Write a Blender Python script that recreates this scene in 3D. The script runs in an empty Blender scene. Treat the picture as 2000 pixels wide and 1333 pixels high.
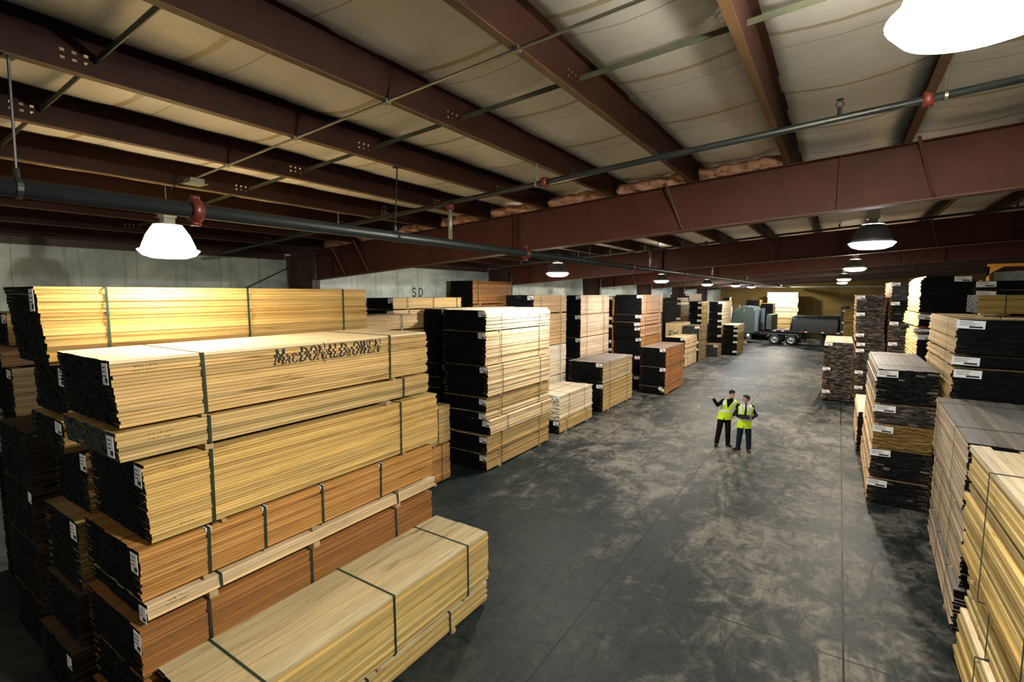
import bpy, bmesh, math, random
import numpy as np
from mathutils import Vector, Matrix
R = math.radians
SC = bpy.context.scene
COL = SC.collection

# ------------------------------------------------------------------ camera
cam_d = bpy.data.cameras.new('camera'); cam = bpy.data.objects.new('camera', cam_d); COL.objects.link(cam)
cam.location = (0, 0, 4.85)
cam.rotation_euler = (math.pi/2 - 0.0954, 0, 0.5832)
cam_d.sensor_width = 36; cam_d.lens = 965*36/2000
cam_d.clip_start = .05; cam_d.clip_end = 300
SC.camera = cam
# ------------------------------------------------------------------ world, exposure
w = bpy.data.worlds.new('world'); SC.world = w; w.use_nodes = True
w.node_tree.nodes['Background'].inputs[0].default_value = (.10, .30, .38, 1)
w.node_tree.nodes['Background'].inputs[1].default_value = .05
SC.view_settings.view_transform = 'Standard'; SC.view_settings.look = 'None'
SC.view_settings.exposure = 1.1; SC.view_settings.gamma = 1.0; SC.view_settings.use_curve_mapping = False
LAMP_W = 520.0           # every high bay lamp
WARM = (1.0, .88, .68); COOL = (.93, .97, 1.0)
LAMPS = [  # x, y, z of rim, colour, watts factor
    (.42, 2.72, 5.97, (1, .92, .76), 2.35), (-6.77, 2.76, 5.37, WARM, .27),
    (-6.77, 12.63, 5.43, (1, .94, .84), 1.25), (.39, 9.92, 5.66, COOL, .25), (.38, 19.95, 5.68, (1, .90, .76), 2.1),
    (-6.77, 22.55, 5.43, (1, .93, .84), .85), (-6.77, 31.9, 5.42, (1, .88, .68), 1.5), (.16, 31.6, 5.61, (1, .88, .68), 1.3),
    (-6.77, 41.8, 5.48, COOL, .9), (.12, 41.4, 5.61, (1, .86, .62), 1.2), (-6.77, 50.0, 5.48, COOL, 1.2), (-5.2, 57.0, 5.70, (1, .92, .8), 2.6), (-6.77, -7.1, 5.37, WARM, 1.0)]
RND = random.Random(7)

# ------------------------------------------------------------------ node helpers / materials
def new_mat(name):
    m = bpy.data.materials.new(name); m.use_nodes = True
    nt = m.node_tree; b = nt.nodes['Principled BSDF']
    return m, nt, b
def N(nt, t, **kw):
    n = nt.nodes.new(t)
    for k, v in kw.items(): setattr(n, k, v)
    return n
def mth(nt, op, a, b=None, c=None):
    n = N(nt, 'ShaderNodeMath', operation=op)
    for i, v in enumerate((a, b, c)):
        if v is None: continue
        if isinstance(v, (int, float)): n.inputs[i].default_value = v
        else: nt.links.new(v, n.inputs[i])
    return n.outputs[0]
def ramp(nt, fac, stops):
    r = N(nt, 'ShaderNodeValToRGB'); e = r.color_ramp.elements
    while len(e) < len(stops): e.new(.5)
    for i, (p, c) in enumerate(stops):
        e[i].position = p; e[i].color = (c, c, c, 1) if isinstance(c, (int, float)) else (*c, 1)
    nt.links.new(fac, r.inputs[0]); return r.outputs[0]
def mix(nt, fac, a, b, mode='MIX'):
    n = N(nt, 'ShaderNodeMix', data_type='RGBA', blend_type=mode)
    for s, v in ((n.inputs[0], fac), (n.inputs[6], a), (n.inputs[7], b)):
        if isinstance(v, (int, float)): s.default_value = v
        elif isinstance(v, tuple): s.default_value = (*v, 1)
        else: nt.links.new(v, s)
    return n.outputs[2]
def objvec(nt, scale=(1, 1, 1), rnd=True):
    tc = N(nt, 'ShaderNodeTexCoord'); mp = N(nt, 'ShaderNodeMapping')
    mp.inputs['Scale'].default_value = scale
    nt.links.new(tc.outputs['Object'], mp.inputs[0])
    if rnd:
        oi = N(nt, 'ShaderNodeObjectInfo')
        sc = mth(nt, 'MULTIPLY', oi.outputs['Random'], 57.0)
        va = N(nt, 'ShaderNodeVectorMath', operation='ADD')
        nt.links.new(mp.outputs[0], va.inputs[0]); nt.links.new(sc, va.inputs[1])
        return va.outputs[0]
    return mp.outputs[0]
def noise(nt, vec, scale=1, detail=4, rough=.55, dist=0):
    n = N(nt, 'ShaderNodeTexNoise')
    n.inputs['Scale'].default_value = scale; n.inputs['Detail'].default_value = detail
    n.inputs['Roughness'].default_value = rough; n.inputs['Distortion'].default_value = dist
    nt.links.new(vec, n.inputs['Vector']); return n.outputs['Fac']
def bump(nt, b, h, strength=.3, dist=.02):
    n = N(nt, 'ShaderNodeBump'); n.inputs['Strength'].default_value = strength; n.inputs['Distance'].default_value = dist
    nt.links.new(h, n.inputs['Height']); nt.links.new(n.outputs[0], b.inputs['Normal'])
def plain(name, col, rough=.6, metal=0, var=.15, nscale=6, spec=.5):
    m, nt, b = new_mat(name)
    v = objvec(nt); n = noise(nt, v, nscale, 5)
    c = mix(nt, 1.0, col, ramp(nt, n, [(.25, 1-var), (.75, 1+var)]), 'MULTIPLY')
    nt.links.new(c, b.inputs['Base Color']); b.inputs['Roughness'].default_value = rough
    b.inputs['Metallic'].default_value = metal; b.inputs['Specular IOR Level'].default_value = spec
    return m
M = {}
# wood: colour per board from the attribute, grain along local Y, dark streaks
m, nt, b = new_mat('sawn_wood'); M['wood'] = m
at = N(nt, 'ShaderNodeAttribute', attribute_name='board_colour')
g = noise(nt, objvec(nt, (45, 1.2, 45)), 1, 5, .6)
s = noise(nt, objvec(nt, (9, .9, 16)), 1, 4, .65, .6)
c = mix(nt, 1.0, at.outputs['Color'], ramp(nt, g, [(.28, .78), (.70, 1.14)]), 'MULTIPLY')
c = mix(nt, 1.0, c, ramp(nt, s, [(.27, (.36, .31, .25)), (.40, (.86, .83, .78)), (.58, (1, 1, 1)), (.72, (1.08, .97, .82))]), 'MULTIPLY')
nt.links.new(c, b.inputs['Base Color']); b.inputs['Roughness'].default_value = .62; b.inputs['Specular IOR Level'].default_value = .3
bump(nt, b, g, .25, .004)
# board ends: dark wax paint with pale chips, or bare end grain, per-board colour
m, nt, b = new_mat('painted_board_ends'); M['ends'] = m
at = N(nt, 'ShaderNodeAttribute', attribute_name='end_colour')
g = noise(nt, objvec(nt, (30, 30, 30)), 1, 4)
vo = N(nt, 'ShaderNodeTexVoronoi'); vo.inputs['Scale'].default_value = 13; vo.inputs['Randomness'].default_value = 1
nt.links.new(objvec(nt, (1, 1, 1)), vo.inputs['Vector'])
chip = mth(nt, 'LESS_THAN', vo.outputs['Distance'], .085)
sel = N(nt, 'ShaderNodeSeparateColor'); nt.links.new(vo.outputs['Color'], sel.inputs[0])
chip = mth(nt, 'MULTIPLY', chip, mth(nt, 'GREATER_THAN', sel.outputs[0], .72))
c = mix(nt, 1.0, at.outputs['Color'], ramp(nt, g, [(.3, .7), (.7, 1.3)]), 'MULTIPLY')
c = mix(nt, mth(nt, 'MULTIPLY', chip, .22), c, (.5, .47, .40))
nt.links.new(c, b.inputs['Base Color']); b.inputs['Roughness'].default_value = .75; b.inputs['Specular IOR Level'].default_value = .06
M['strap'] = plain('green_steel_strap', (.022, .050, .038), .4, .3)
M['strapdark'] = plain('dark_steel_strap', (.03, .04, .035), .4, .4)
M['bolster'] = plain('bolster_wood', (.42, .30, .16), .7, 0, .25)
M['tag'] = plain('white_paper', (.85, .86, .87), .6, 0, .05)
M['ink'] = plain('black_ink', (.012, .013, .016), .7)
M['greenink'] = plain('green_ink', (.05, .28, .09), .7)
M['steel'] = plain('red_oxide_steel', (.068, .022, .015), .6, 0, .22, 4, .2)
M['steellip'] = plain('red_oxide_steel_flange', (.11, .042, .027), .6, 0, .2, 4)
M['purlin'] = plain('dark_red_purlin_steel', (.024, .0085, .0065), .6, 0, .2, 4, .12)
M['purlip'] = plain('lit_purlin_flange_steel', (.13, .075, .036), .5, 0, .2, 4, .25)  # lighter copy of the purlin steel, bounce light from below put into its colour
M['darksteel'] = plain('dark_oxide_steel', (.055, .028, .022), .55, 0, .25, 4)
M['pipe'] = plain('black_pipe', (.018, .024, .026), .42, .2, .2)
M['galv'] = plain('galvanised_steel', (.30, .31, .26), .4, .6, .2)
M['bridge'] = plain('dark_green_steel_angle', (.085, .095, .065), .5, .2, .2)
M['redfit'] = plain('red_pipe_fitting', (.11, .016, .012), .4)
M['orange'] = plain('orange_paint', (.62, .26, .02), .5)
M['black'] = plain('black_rubber', (.012, .013, .014), .6)
M['hub'] = plain('aluminium_hub', (.55, .56, .55), .3, .8)
M['pinkbatt'] = None
# red steel web gets faint drips
# white vinyl faced insulation of roof and walls
def vinyl(name, axis, period, col, seamcol, crease, dirt):
    m, nt, b = new_mat(name)
    v = objvec(nt, (1, 1, 1), False)
    sx = N(nt, 'ShaderNodeSeparateXYZ'); nt.links.new(v, sx.inputs[0])
    wob = noise(nt, v, .8, 2)
    y = mth(nt, 'ADD', sx.outputs[axis], mth(nt, 'MULTIPLY', wob, .12))
    f = mth(nt, 'FRACT', mth(nt, 'DIVIDE', y, period))
    tape = mth(nt, 'LESS_THAN', mth(nt, 'ABSOLUTE', mth(nt, 'SUBTRACT', f, .5)), .03/period)
    f2 = mth(nt, 'FRACT', mth(nt, 'ADD', mth(nt, 'DIVIDE', y, period), .78))
    cr = mth(nt, 'LESS_THAN', mth(nt, 'ABSOLUTE', mth(nt, 'SUBTRACT', f2, .5)), crease/period)
    wr = noise(nt, objvec(nt, (.8, 9, 3) if axis == 1 else (1, 9, .6), False), 1, 3, .5, .5)
    d = noise(nt, objvec(nt, (.7, .9, 1.6), False), 1, 6, .65, .4)
    c = mix(nt, 1.0, col, ramp(nt, d, [(.3, dirt), (.62, (1, 1, 1))]), 'MULTIPLY')
    c = mix(nt, mth(nt, 'MULTIPLY', tape, .8), c, seamcol)
    c = mix(nt, mth(nt, 'MULTIPLY', cr, .55), c, (.08, .08, .07))
    nt.links.new(c, b.inputs['Base Color']); b.inputs['Roughness'].default_value = .38
    h = mth(nt, 'ADD', wr, mth(nt, 'MULTIPLY', tape, .4))
    bump(nt, b, h, .12, .04)
    return m
M['ceil'] = vinyl('roof_vinyl', 1, 1.27, (.90, .90, .89), (.42, .36, .18), .006, (.78, .77, .72))
M['wallv'] = vinyl('wall_vinyl', 1, .92, (.58, .66, .62), (.34, .38, .36), .006, (.38, .42, .42))
# far wall, ochre brown boards
m, nt, b = new_mat('ochre_wall'); M['ochre'] = m
d = noise(nt, objvec(nt, (.5, .5, .8), False), 1, 5)
c = ramp(nt, d, [(.3, (.13, .085, .02)), (.7, (.25, .16, .035))])
nt.links.new(c, b.inputs['Base Color']); b.inputs['Roughness'].default_value = .8
# pink fibreglass
m, nt, b = new_mat('pink_fibreglass'); M['pinkbatt'] = m
d = noise(nt, objvec(nt, (7, 7, 10)), 1, 6, .7)
c = ramp(nt, d, [(.35, (.10, .06, .035)), (.5, (.55, .29, .19)), (.7, (.70, .42, .30))])
nt.links.new(c, b.inputs['Base Color']); b.inputs['Roughness'].default_value = .95
bump(nt, b, d, .8, .06)
# concrete floor: dark sealed slab, worn pale patches, tyre scuffs, saw-cut joints
m, nt, b = new_mat('concrete_floor'); M['floor'] = m
v = objvec(nt, (1, 1, 1), False)
sx = N(nt, 'ShaderNodeSeparateXYZ'); nt.links.new(v, sx.inputs[0])
big = noise(nt, objvec(nt, (.26, .20, 1), False), 1, 7, .62, .6)
mid = noise(nt, objvec(nt, (1.7, 1.1, 1), False), 1, 8, .68, .9)
scf = noise(nt, objvec(nt, (5.5, .8, 1), False), 1, 5, .6, 1.4)
scf2 = noise(nt, objvec(nt, (1.1, 6.5, 1), False), 1, 5, .6, 1.6)
fin = noise(nt, objvec(nt, (7, 5, 1), False), 1, 6, .7, .5)
t = mth(nt, 'ADD', mth(nt, 'ADD', mth(nt, 'MULTIPLY', big, .38), mth(nt, 'MULTIPLY', mid, .42)), mth(nt, 'MULTIPLY', fin, .20))
c = ramp(nt, t, [(.435, (.011, .017, .018)), (.475, (.030, .036, .035)), (.515, (.085, .083, .076)), (.565, (.170, .160, .142))])
fz = mth(nt, 'ADD', mth(nt, 'ADD', sx.outputs[1], mth(nt, 'MULTIPLY', mth(nt, 'ADD', sx.outputs[0], 2.0), .8)), mth(nt, 'MULTIPLY', mth(nt, 'SUBTRACT', big, .5), 14.0))
fz = mth(nt, 'ADD', fz, mth(nt, 'MULTIPLY', mth(nt, 'SUBTRACT', mid, .5), 14.0))
zone = ramp(nt, mth(nt, 'DIVIDE', fz, 20.0), [(.34, 1.0), (.57, 0.0)])            # grimy, tyre blackened stretch of slab
c = mix(nt, mth(nt, 'MULTIPLY', zone, .84), c, (.013, .022, .022))
sc1 = ramp(nt, scf, [(.32, .2), (.43, 1.0)]); sc2 = ramp(nt, scf2, [(.31, .25), (.42, 1.0)])
c = mix(nt, .8, c, sc1, 'MULTIPLY'); c = mix(nt, .8, c, sc2, 'MULTIPLY')
def joint(coord, positions, wdt):
    tot = None
    for p in positions:
        j = mth(nt, 'LESS_THAN', mth(nt, 'ABSOLUTE', mth(nt, 'SUBTRACT', coord, p)), wdt)
        tot = j if tot is None else mth(nt, 'MAXIMUM', tot, j)
    return tot
xj = mth(nt, 'ADD', sx.outputs[0], mth(nt, 'MULTIPLY', mth(nt, 'SUBTRACT', mid, .5), .02))
yj = mth(nt, 'ADD', sx.outputs[1], mth(nt, 'MULTIPLY', mth(nt, 'SUBTRACT', mid, .5), .05))
j1 = joint(xj, (-3.02, .30, -6.4, 3.6), .014)
fy = mth(nt, 'FRACT', mth(nt, 'DIVIDE', mth(nt, 'ADD', yj, 101.29), 3.69))
j2 = mth(nt, 'LESS_THAN', mth(nt, 'ABSOLUTE', mth(nt, 'SUBTRACT', fy, .5)), .014/3.69)
j = mth(nt, 'MAXIMUM', j1, mth(nt, 'MULTIPLY', j2, .8))
c = mix(nt, j, c, (.006, .006, .006))
nt.links.new(c, b.inputs['Base Color'])
nt.links.new(ramp(nt, mid, [(.35, .50), (.65, .58)]), b.inputs['Roughness']); b.inputs['Specular IOR Level'].default_value = .16
bump(nt, b, mth(nt, 'SUBTRACT', mid, mth(nt, 'MULTIPLY', j, 1.5)), .14, .02)

# ------------------------------------------------------------------ mesh helpers
class MB:
    def __init__(s): s.v = []; s.f = []; s.mi = []
    def box(s, x0, x1, y0, y1, z0, z1, mi=0):
        k = len(s.v)
        s.v += [(x0, y0, z0), (x1, y0, z0), (x1, y1, z0), (x0, y1, z0), (x0, y0, z1), (x1, y0, z1), (x1, y1, z1), (x0, y1, z1)]
        s.f += [(k, k+3, k+2, k+1), (k+4, k+5, k+6, k+7), (k, k+1, k+5, k+4), (k+1, k+2, k+6, k+5), (k+2, k+3, k+7, k+6), (k+3, k, k+4, k+7)]
        s.mi += [mi]*6; return s
    def quad(s, a, b, c, d, mi=0):
        k = len(s.v); s.v += [a, b, c, d]; s.f.append((k, k+1, k+2, k+3)); s.mi.append(mi); return s
    def poly(s, pts, mi=0):
        k = len(s.v); s.v += list(pts); s.f.append(tuple(range(k, k+len(pts)))); s.mi.append(mi); return s
    def prism(s, pts, axis, a, b, mi=0):       # pts 2d outline, extruded along axis from a to b
        def P(p, t):
            q = list(p); q.insert(axis, t); return tuple(q)
        k = len(s.v); n = len(pts)
        s.v += [P(p, a) for p in pts] + [P(p, b) for p in pts]
        s.f.append(tuple(range(k+n-1, k-1, -1))); s.f.append(tuple(range(k+n, k+2*n))); s.mi += [mi, mi]
        for i in range(n):
            q = (i+1) % n; s.f.append((k+i, k+q, k+n+q, k+n+i)); s.mi.append(mi)
        return s
    def tube(s, pts, r, n=10, mi=0, cap=True):
        rings = []; pts = [Vector(p) for p in pts]; rr = r if isinstance(r, (list, tuple)) else [r]*len(pts)
        up = None
        for i, p in enumerate(pts):
            d = (pts[min(i+1, len(pts)-1)] - pts[max(i-1, 0)]).normalized()
            ref = Vector((0, 0, 1)) if abs(d.z) < .9 else Vector((1, 0, 0))
            a = d.cross(ref).normalized(); bq = d.cross(a).normalized()
            k = len(s.v)
            for q in range(n):
                t = 2*math.pi*q/n; s.v.append(tuple(p + (a*math.cos(t) + bq*math.sin(t))*rr[i]))
            rings.append(k)
        for i in range(len(rings)-1):
            for q in range(n):
                s.f.append((rings[i]+q, rings[i]+(q+1) % n, rings[i+1]+(q+1) % n, rings[i+1]+q)); s.mi.append(mi)
        if cap:
            s.f.append(tuple(rings[0]+q for q in range(n-1, -1, -1))); s.f.append(tuple(rings[-1]+q for q in range(n))); s.mi += [mi, mi]
        return s
    def lathe(s, prof, c=(0, 0, 0), n=24, mi=0, axis=2, caps=False):   # prof [(r, z)]
        k0 = len(s.v)
        for r, z in prof:
            for q in range(n):
                t = 2*math.pi*q/n; p = [r*math.cos(t), r*math.sin(t)]; p.insert(axis, z)
                s.v.append((p[0]+c[0], p[1]+c[1], p[2]+c[2]))
        for i in range(len(prof)-1):
            for q in range(n):
                s.f.append((k0+i*n+q, k0+i*n+(q+1) % n, k0+(i+1)*n+(q+1) % n, k0+(i+1)*n+q)); s.mi.append(mi)
        if caps:
            s.f.append(tuple(k0+q for q in range(n-1, -1, -1))); s.f.append(tuple(k0+(len(prof)-1)*n+q for q in range(n))); s.mi += [mi, mi]
        return s
    def ellip(s, c, r, n=14, m=9, mi=0):
        prof = [(max(1e-4, math.sin(math.pi*i/m)), -math.cos(math.pi*i/m)) for i in range(m+1)]
        k = len(s.v); s.lathe(prof, (0, 0, 0), n, mi)
        for i in range(k, len(s.v)):
            p = s.v[i]; s.v[i] = (c[0]+p[0]*r[0], c[1]+p[1]*r[1], c[2]+p[2]*r[2])
        return s
    def limb(s, pts, rad, n=12):
        s.tube(pts, rad, n)
        for p, r in zip(pts, rad): s.ellip(p, (r, r, r), n, 7)
        return s
    def rot_from(s, k, mat):
        for i in range(k, len(s.v)): s.v[i] = tuple(mat @ Vector(s.v[i]))
        return s
    def build(s, name, mats, parent=None, smooth=False, loc=None):
        me = bpy.data.meshes.new(name); me.from_pydata(s.v, [], s.f)
        mats = mats if isinstance(mats, (list, tuple)) else [mats]
        for q in mats: me.materials.append(q)
        if len(mats) > 1: me.polygons.foreach_set('material_index', s.mi)
        if smooth: me.polygons.foreach_set('use_smooth', [True]*len(s.f))
        me.update()
        o = bpy.data.objects.new(name, me); COL.objects.link(o)
        if parent: o.parent = parent
        if loc: o.location = loc
        return o
def tag(o, label, cat, group=None):
    o['label'] = label; o['category'] = cat
    if group: o['group'] = group
    return o
def thing(name, label, cat, loc=(0, 0, 0), rz=0, group=None):
    o = bpy.data.objects.new(name, None); COL.objects.link(o); o.location = loc; o.rotation_euler = (0, 0, rz)
    o.empty_display_size = .2
    return tag(o, label, cat, group)
def struct(o): o['kind'] = 'structure'; return o
def dup(root, loc, rz=None):
    r = root.copy(); COL.objects.link(r); r.location = loc
    if rz is not None: r.rotation_euler = (0, 0, rz)
    for ch in root.children:
        c = ch.copy(); COL.objects.link(c); c.parent = r
        for gch in ch.children:
            d = gch.copy(); COL.objects.link(d); d.parent = c
    return r

# ------------------------------------------------------------------ setting
XW, XE, YN, YF = -12.0, 12.0, -9.0, 64.0
def zp(x): return 6.572 + .062*x               # underside of the purlins / top of the girders
PD = .28                                      # purlin depth
def zr(x): return zp(x) + PD
fl = MB().box(XW-.3, XE+.3, YN, YF+.3, -.2, 0); struct(fl.build('floor', M['floor']))
wl = MB().box(XW-.2, XW, YN, YF, 0, 6.1); struct(wl.build('wall_left', M['wallv']))
wr_ = MB().box(XE, XE+.2, YN, YF, 0, zr(XE)+.2); struct(wr_.build('wall_right', M['wallv']))
wf = MB().prism([(XW, 0), (XE, 0), (XE, zr(XE)+.2), (XW, 6.1)], 1, YF, YF+.2); struct(wf.build('wall_back', M['ochre']))
struct(MB().box(XW+.05, XE, YF-.12, YF-.004, 5.55, 5.67).build('trim_1', M['galv']))
PUR = [-.615-1.222*k for k in range(9, -1, -1)] + [-.615+1.222*k for k in range(1, 11)]   # x of the purlins
RAF = [7.63, 16.4, 25.2, 33.95, 42.7, 51.5]
# roof blanket: sags between the purlins
def ceiling():
    mb = MB(); xs = [XW-.1] + PUR + [XE+.1]; rnd = random.Random(3)
    ny = 150; ys = [YN + (YF-YN)*i/ny for i in range(ny+1)]
    cols = []
    for a, bq in zip(xs[:-1], xs[1:]):
        ph = rnd.uniform(0, 6); seg = 7
        grid = []
        for i in range(seg+1):
            t = i/seg; row = []
            for y in ys:
                sag = .062*(4*t*(1-t))*(1 + .35*math.sin(y*4.95 + ph) + .2*math.sin(y*1.3+ph*2))
                x = a + (bq-a)*t
                row.append((x, y, zr(x) - .004 - sag))
            grid.append(row)
        k = len(mb.v)
        for row in grid: mb.v += row
        n = len(ys)
        for i in range(seg):
            for q in range(n-1):
                mb.f.append((k+i*n+q, k+i*n+q+1, k+(i+1)*n+q+1, k+(i+1)*n+q)); mb.mi.append(0)
    o = mb.build('ceiling', M['ceil'], smooth=True)
    so = o.modifiers.new('t', 'SOLIDIFY'); so.thickness = -.06; so.offset = 1
    struct(o)
ceiling()

# purlins: Z section, web pierced by the six-hole clusters at the bridging lines
HOLES = [1.27, 3.65, 6.15]
def purlin(x, y0, y1, holes, label, group):
    mb = MB(); z0, z1 = 0.0, PD-.012; fw = .062; t = .006
    if holes:
        ybs = [y0]; zs = [z0, .062, .082, .11, .131, z1]; cells = set()
        for h in holes:
            for q in range(3): ybs += [h-.082+q*.062, h-.082+q*.062+.026]
        ybs += [y1]; ybs = sorted(ybs)
        for i in range(len(ybs)-1):
            for q in range(len(zs)-1):
                if i % 2 == 1 and q in (1, 3): continue
                for xx in (-t/2, t/2):
                    mb.quad((xx, ybs[i], zs[q]), (xx, ybs[i+1], zs[q]), (xx, ybs[i+1], zs[q+1]), (xx, ybs[i], zs[q+1]))
    else: mb.box(-t/2, t/2, y0, y1, z0, z1)
    o = mb.build('roof_purlin', M['purlin'], None, loc=(x, 0, zp(x)))
    f1 = MB().box(-fw, t/2, y0, y1, -.006, 0).box(-fw-.004, -fw, y0, y1, 0, .022).build('bottom_flange', M['purlip'], o)
    f2 = MB().box(-t/2, fw, y0, y1, z1, z1+.006).build('top_flange', M['purlin'], o)
    return tag(o, label, 'purlin', group)
NTH = ['first', 'second', 'third', 'fourth', 'fifth', 'sixth', 'seventh', 'eighth', 'ninth', 'tenth', 'eleventh', 'twelfth', 'thirteenth', 'fourteenth', 'fifteenth', 'sixteenth', 'seventeenth', 'eighteenth', 'nineteenth', 'twentieth']
for i, x in enumerate(PUR):
    if x > 7: continue
    purlin(x, -8.9, 7.65, HOLES, f'rust red roof purlin in the near bay, {NTH[i]} from the left wall', 'near bay roof purlins')
BAYN = ['between the first and second girders', 'between the second and third girders', 'between the third and fourth girders', 'between the fourth and fifth girders', 'between the fifth and farthest girders', 'beyond the farthest girder']
ye = RAF[1:] + [YF]
for bi, (a, c) in enumerate(zip(RAF, ye)):
    for x in PUR:
        if x > 9: continue
        purlin(x, a+.035, c-.02 if c != YF else c-.05, None, f'dark red roof purlin {BAYN[bi]}', f'roof purlins {BAYN[bi]}')

# girders and columns
def zb(x): return 5.203 + .0675*(x+10.82) if x < -4.84 else 5.607 + .0605*(x+4.84)
GN = ['nearest', 'second', 'third', 'fourth', 'fifth', 'farthest']
for i, y in enumerate(RAF):
    mt = M['steel'] if i == 0 else M['darksteel'] if i > 2 else M['steel']
    mb = MB(); xs = [-10.82, -7.9, -4.84, -1.97, 1, 4, 8, XE-.02]
    pts = [(x, zb(x)) for x in xs] + [(x, zp(x)-.012) for x in reversed(xs)]
    mb.prism(pts, 1, y-.006, y+.006)
    g = mb.build('roof_girder', mt)
    fb = MB(); ft = MB()
    for a, c in zip(xs[:-1], xs[1:]):
        fb.prism([(a, zb(a)-.014), (c, zb(c)-.014), (c, zb(c)), (a, zb(a))], 1, y-.11, y+.11)
        ft.prism([(a, zp(a)-.012), (c, zp(c)-.012), (c, zp(c)-.001), (a, zp(a)-.001)], 1, y-.11, y+.11)
    fb.build('bottom_flange', M['steellip'], g); ft.build('top_flange', mt, g)
    for xx in (-10.0, -4.92, -4.90, -.08, 3.3):
        MB().prism([(xx-.008, zb(xx)), (xx+.008, zb(xx)), (xx+.008, zp(xx)-.012), (xx-.008, zp(xx)-.012)], 1, y-.1, y-.006).build('stiffener', mt, g)
    for xx in ((-9.92, -9.1, -2.2, .66) if i == 0 else (-9.1, -1.84, 1.8)):
        n_ = MB(); p0 = Vector((xx, y-.25, zp(xx)+.02)); p1 = Vector((xx+.2, y-.02, zb(xx+.2)+.02))
        n_.tube([p0, p1], .018, 4); n_.build('flange_brace', M['steellip'], g)
    tag(g, f'{GN[i]} tapered rust red steel girder spanning under the roof', 'girder', 'roof girders')
    mb = MB()
    mb.prism([(-11.6, 0), (-11.1, 0), (-10.82, 5.86), (-11.9, 5.82)], 1, y-.008, y+.008)
    cl = mb.build('steel_column', M['darksteel'])
    MB().prism([(-11.115, 0), (-11.1, 0), (-10.82, 5.86), (-10.835, 5.86)], 1, y-.11, y+.11).build('inner_flange', M['darksteel'], cl)
    MB().prism([(-11.6, 0), (-11.585, 0), (-11.885, 5.82), (-11.9, 5.82)], 1, y-.11, y+.11).build('outer_flange', M['darksteel'], cl)
    MB().box(-11.7, -11.05, y-.13, y+.13, 0, .02).build('base_plate', M['darksteel'], cl)
    tag(cl, f'{"dark rust red column by the left wall under the " + GN[i] + " girder"}', 'column', 'left wall columns')
# eave strut and bracing rods on the left wall
for a, c in zip([YN+.5]+[r+.14 for r in RAF], [r-.14 for r in RAF]+[YF-.1]):
    e = MB().box(-11.93, -11.915, a, c, 5.71, 5.95).box(-11.915, -11.83, a, c, 5.71, 5.725).build('eave_strut', M['darksteel'])
    tag(e, 'dark steel eave strut along the top of the left wall', 'eave strut', 'eave struts')
for i, (p0, p1, lb) in enumerate((((-11.87, 7.53, 5.51), (-11.87, 1.2, 2.5), 'left of the nearest column'), ((-11.89, 7.75, 5.34), (-11.95, 13.6, 1.9), 'right of the nearest column'))):
    tag(MB().tube([p0, p1], .014, 8).build('brace_rod', M['pipe']), f'thin diagonal steel brace rod on the white wall {lb}', 'brace rod')
# exposed batts over the nearest girder
rnd = random.Random(5)
for i, x in enumerate(PUR[:10]):
    if not -10.7 < x < -1.6: continue
    mb = MB(); x0, x1 = x+.075, x+1.222-.075
    nx, nz = 18, 6
    def P(u, v_, front):
        xx = x0 + (x1-x0)*u; zz0 = zp(xx)+.002; zz1 = zr(xx)-.115
        hh = zz0 + (zz1-zz0)*v_
        bul = .09*math.sin(math.pi*min(1, v_*1.0+.0)) + .035*math.sin(u*17+i*2+v_*5) + .02*math.sin(u*41+i)
        return (xx, 7.63 - (.06+bul if front else -.09), hh + .012*math.sin(u*23+i))
    k = len(mb.v)
    for fr in (True, False):
        for a in range(nx+1):
            for c in range(nz+1): mb.v.append(P(a/nx, c/nz, fr))
    S = (nx+1)*(nz+1)
    for a in range(nx):
        for c in range(nz):
            q = k+a*(nz+1)+c
            mb.f.append((q, q+nz+1, q+nz+2, q+1)); mb.f.append((S+q+1, S+q+nz+2, S+q+nz+1, S+q)); mb.mi += [0, 0]
    for a in range(nx):
        for c in (0, nz):
            q = k+a*(nz+1)+c; mb.f.append((q, q+nz+1, S+q+nz+1, S+q)); mb.mi.append(0)
    for c in range(nz):
        for a in (0, nx):
            q = k+a*(nz+1)+c; mb.f.append((q, q+1, S+q+1, S+q)); mb.mi.append(0)
    o = mb.build('insulation_batt', M['pinkbatt'], smooth=True)
    tag(o, f'exposed pink insulation batt on the nearest girder, {NTH[i-1]} bay from the left column', 'insulation', 'exposed pink batts')

# ------------------------------------------------------------------ wall lettering (stroke letters)
def stroke_letter(mb, ch, put, wdt):
    L = {'S': [[(.85, .86), (.6, 1), (.3, .97), (.12, .78), (.25, .58), (.7, .42), (.86, .22), (.66, .02), (.3, 0), (.1, .14)]],
         'D': [[(.12, 0), (.12, 1)], [(.12, 1), (.55, .95), (.85, .7), (.87, .32), (.6, .05), (.12, 0)]],
         'F': [[(.12, 0), (.12, 1)], [(.12, 1), (.8, 1)], [(.12, .52), (.65, .52)]],
         'E': [[(.12, 0), (.12, 1)], [(.12, 1), (.8, 1)], [(.12, .52), (.65, .52)], [(.12, 0), (.8, 0)]],
         'W': [[(0, 1), (.25, 0), (.5, .8), (.75, 0), (1, 1)]]}[ch]
    for pl in L:
        for p, q in zip(pl[:-1], pl[1:]):
            d = Vector((q[0]-p[0], q[1]-p[1])); n = Vector((-d.y, d.x)).normalized()*wdt/2; e = d.normalized()*wdt*.3
            pts = [Vector(p)-e+n, Vector(p)-e-n, Vector(q)+e-n, Vector(q)+e+n]
            mb.poly([put(r.x, r.y) for r in pts])
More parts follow.
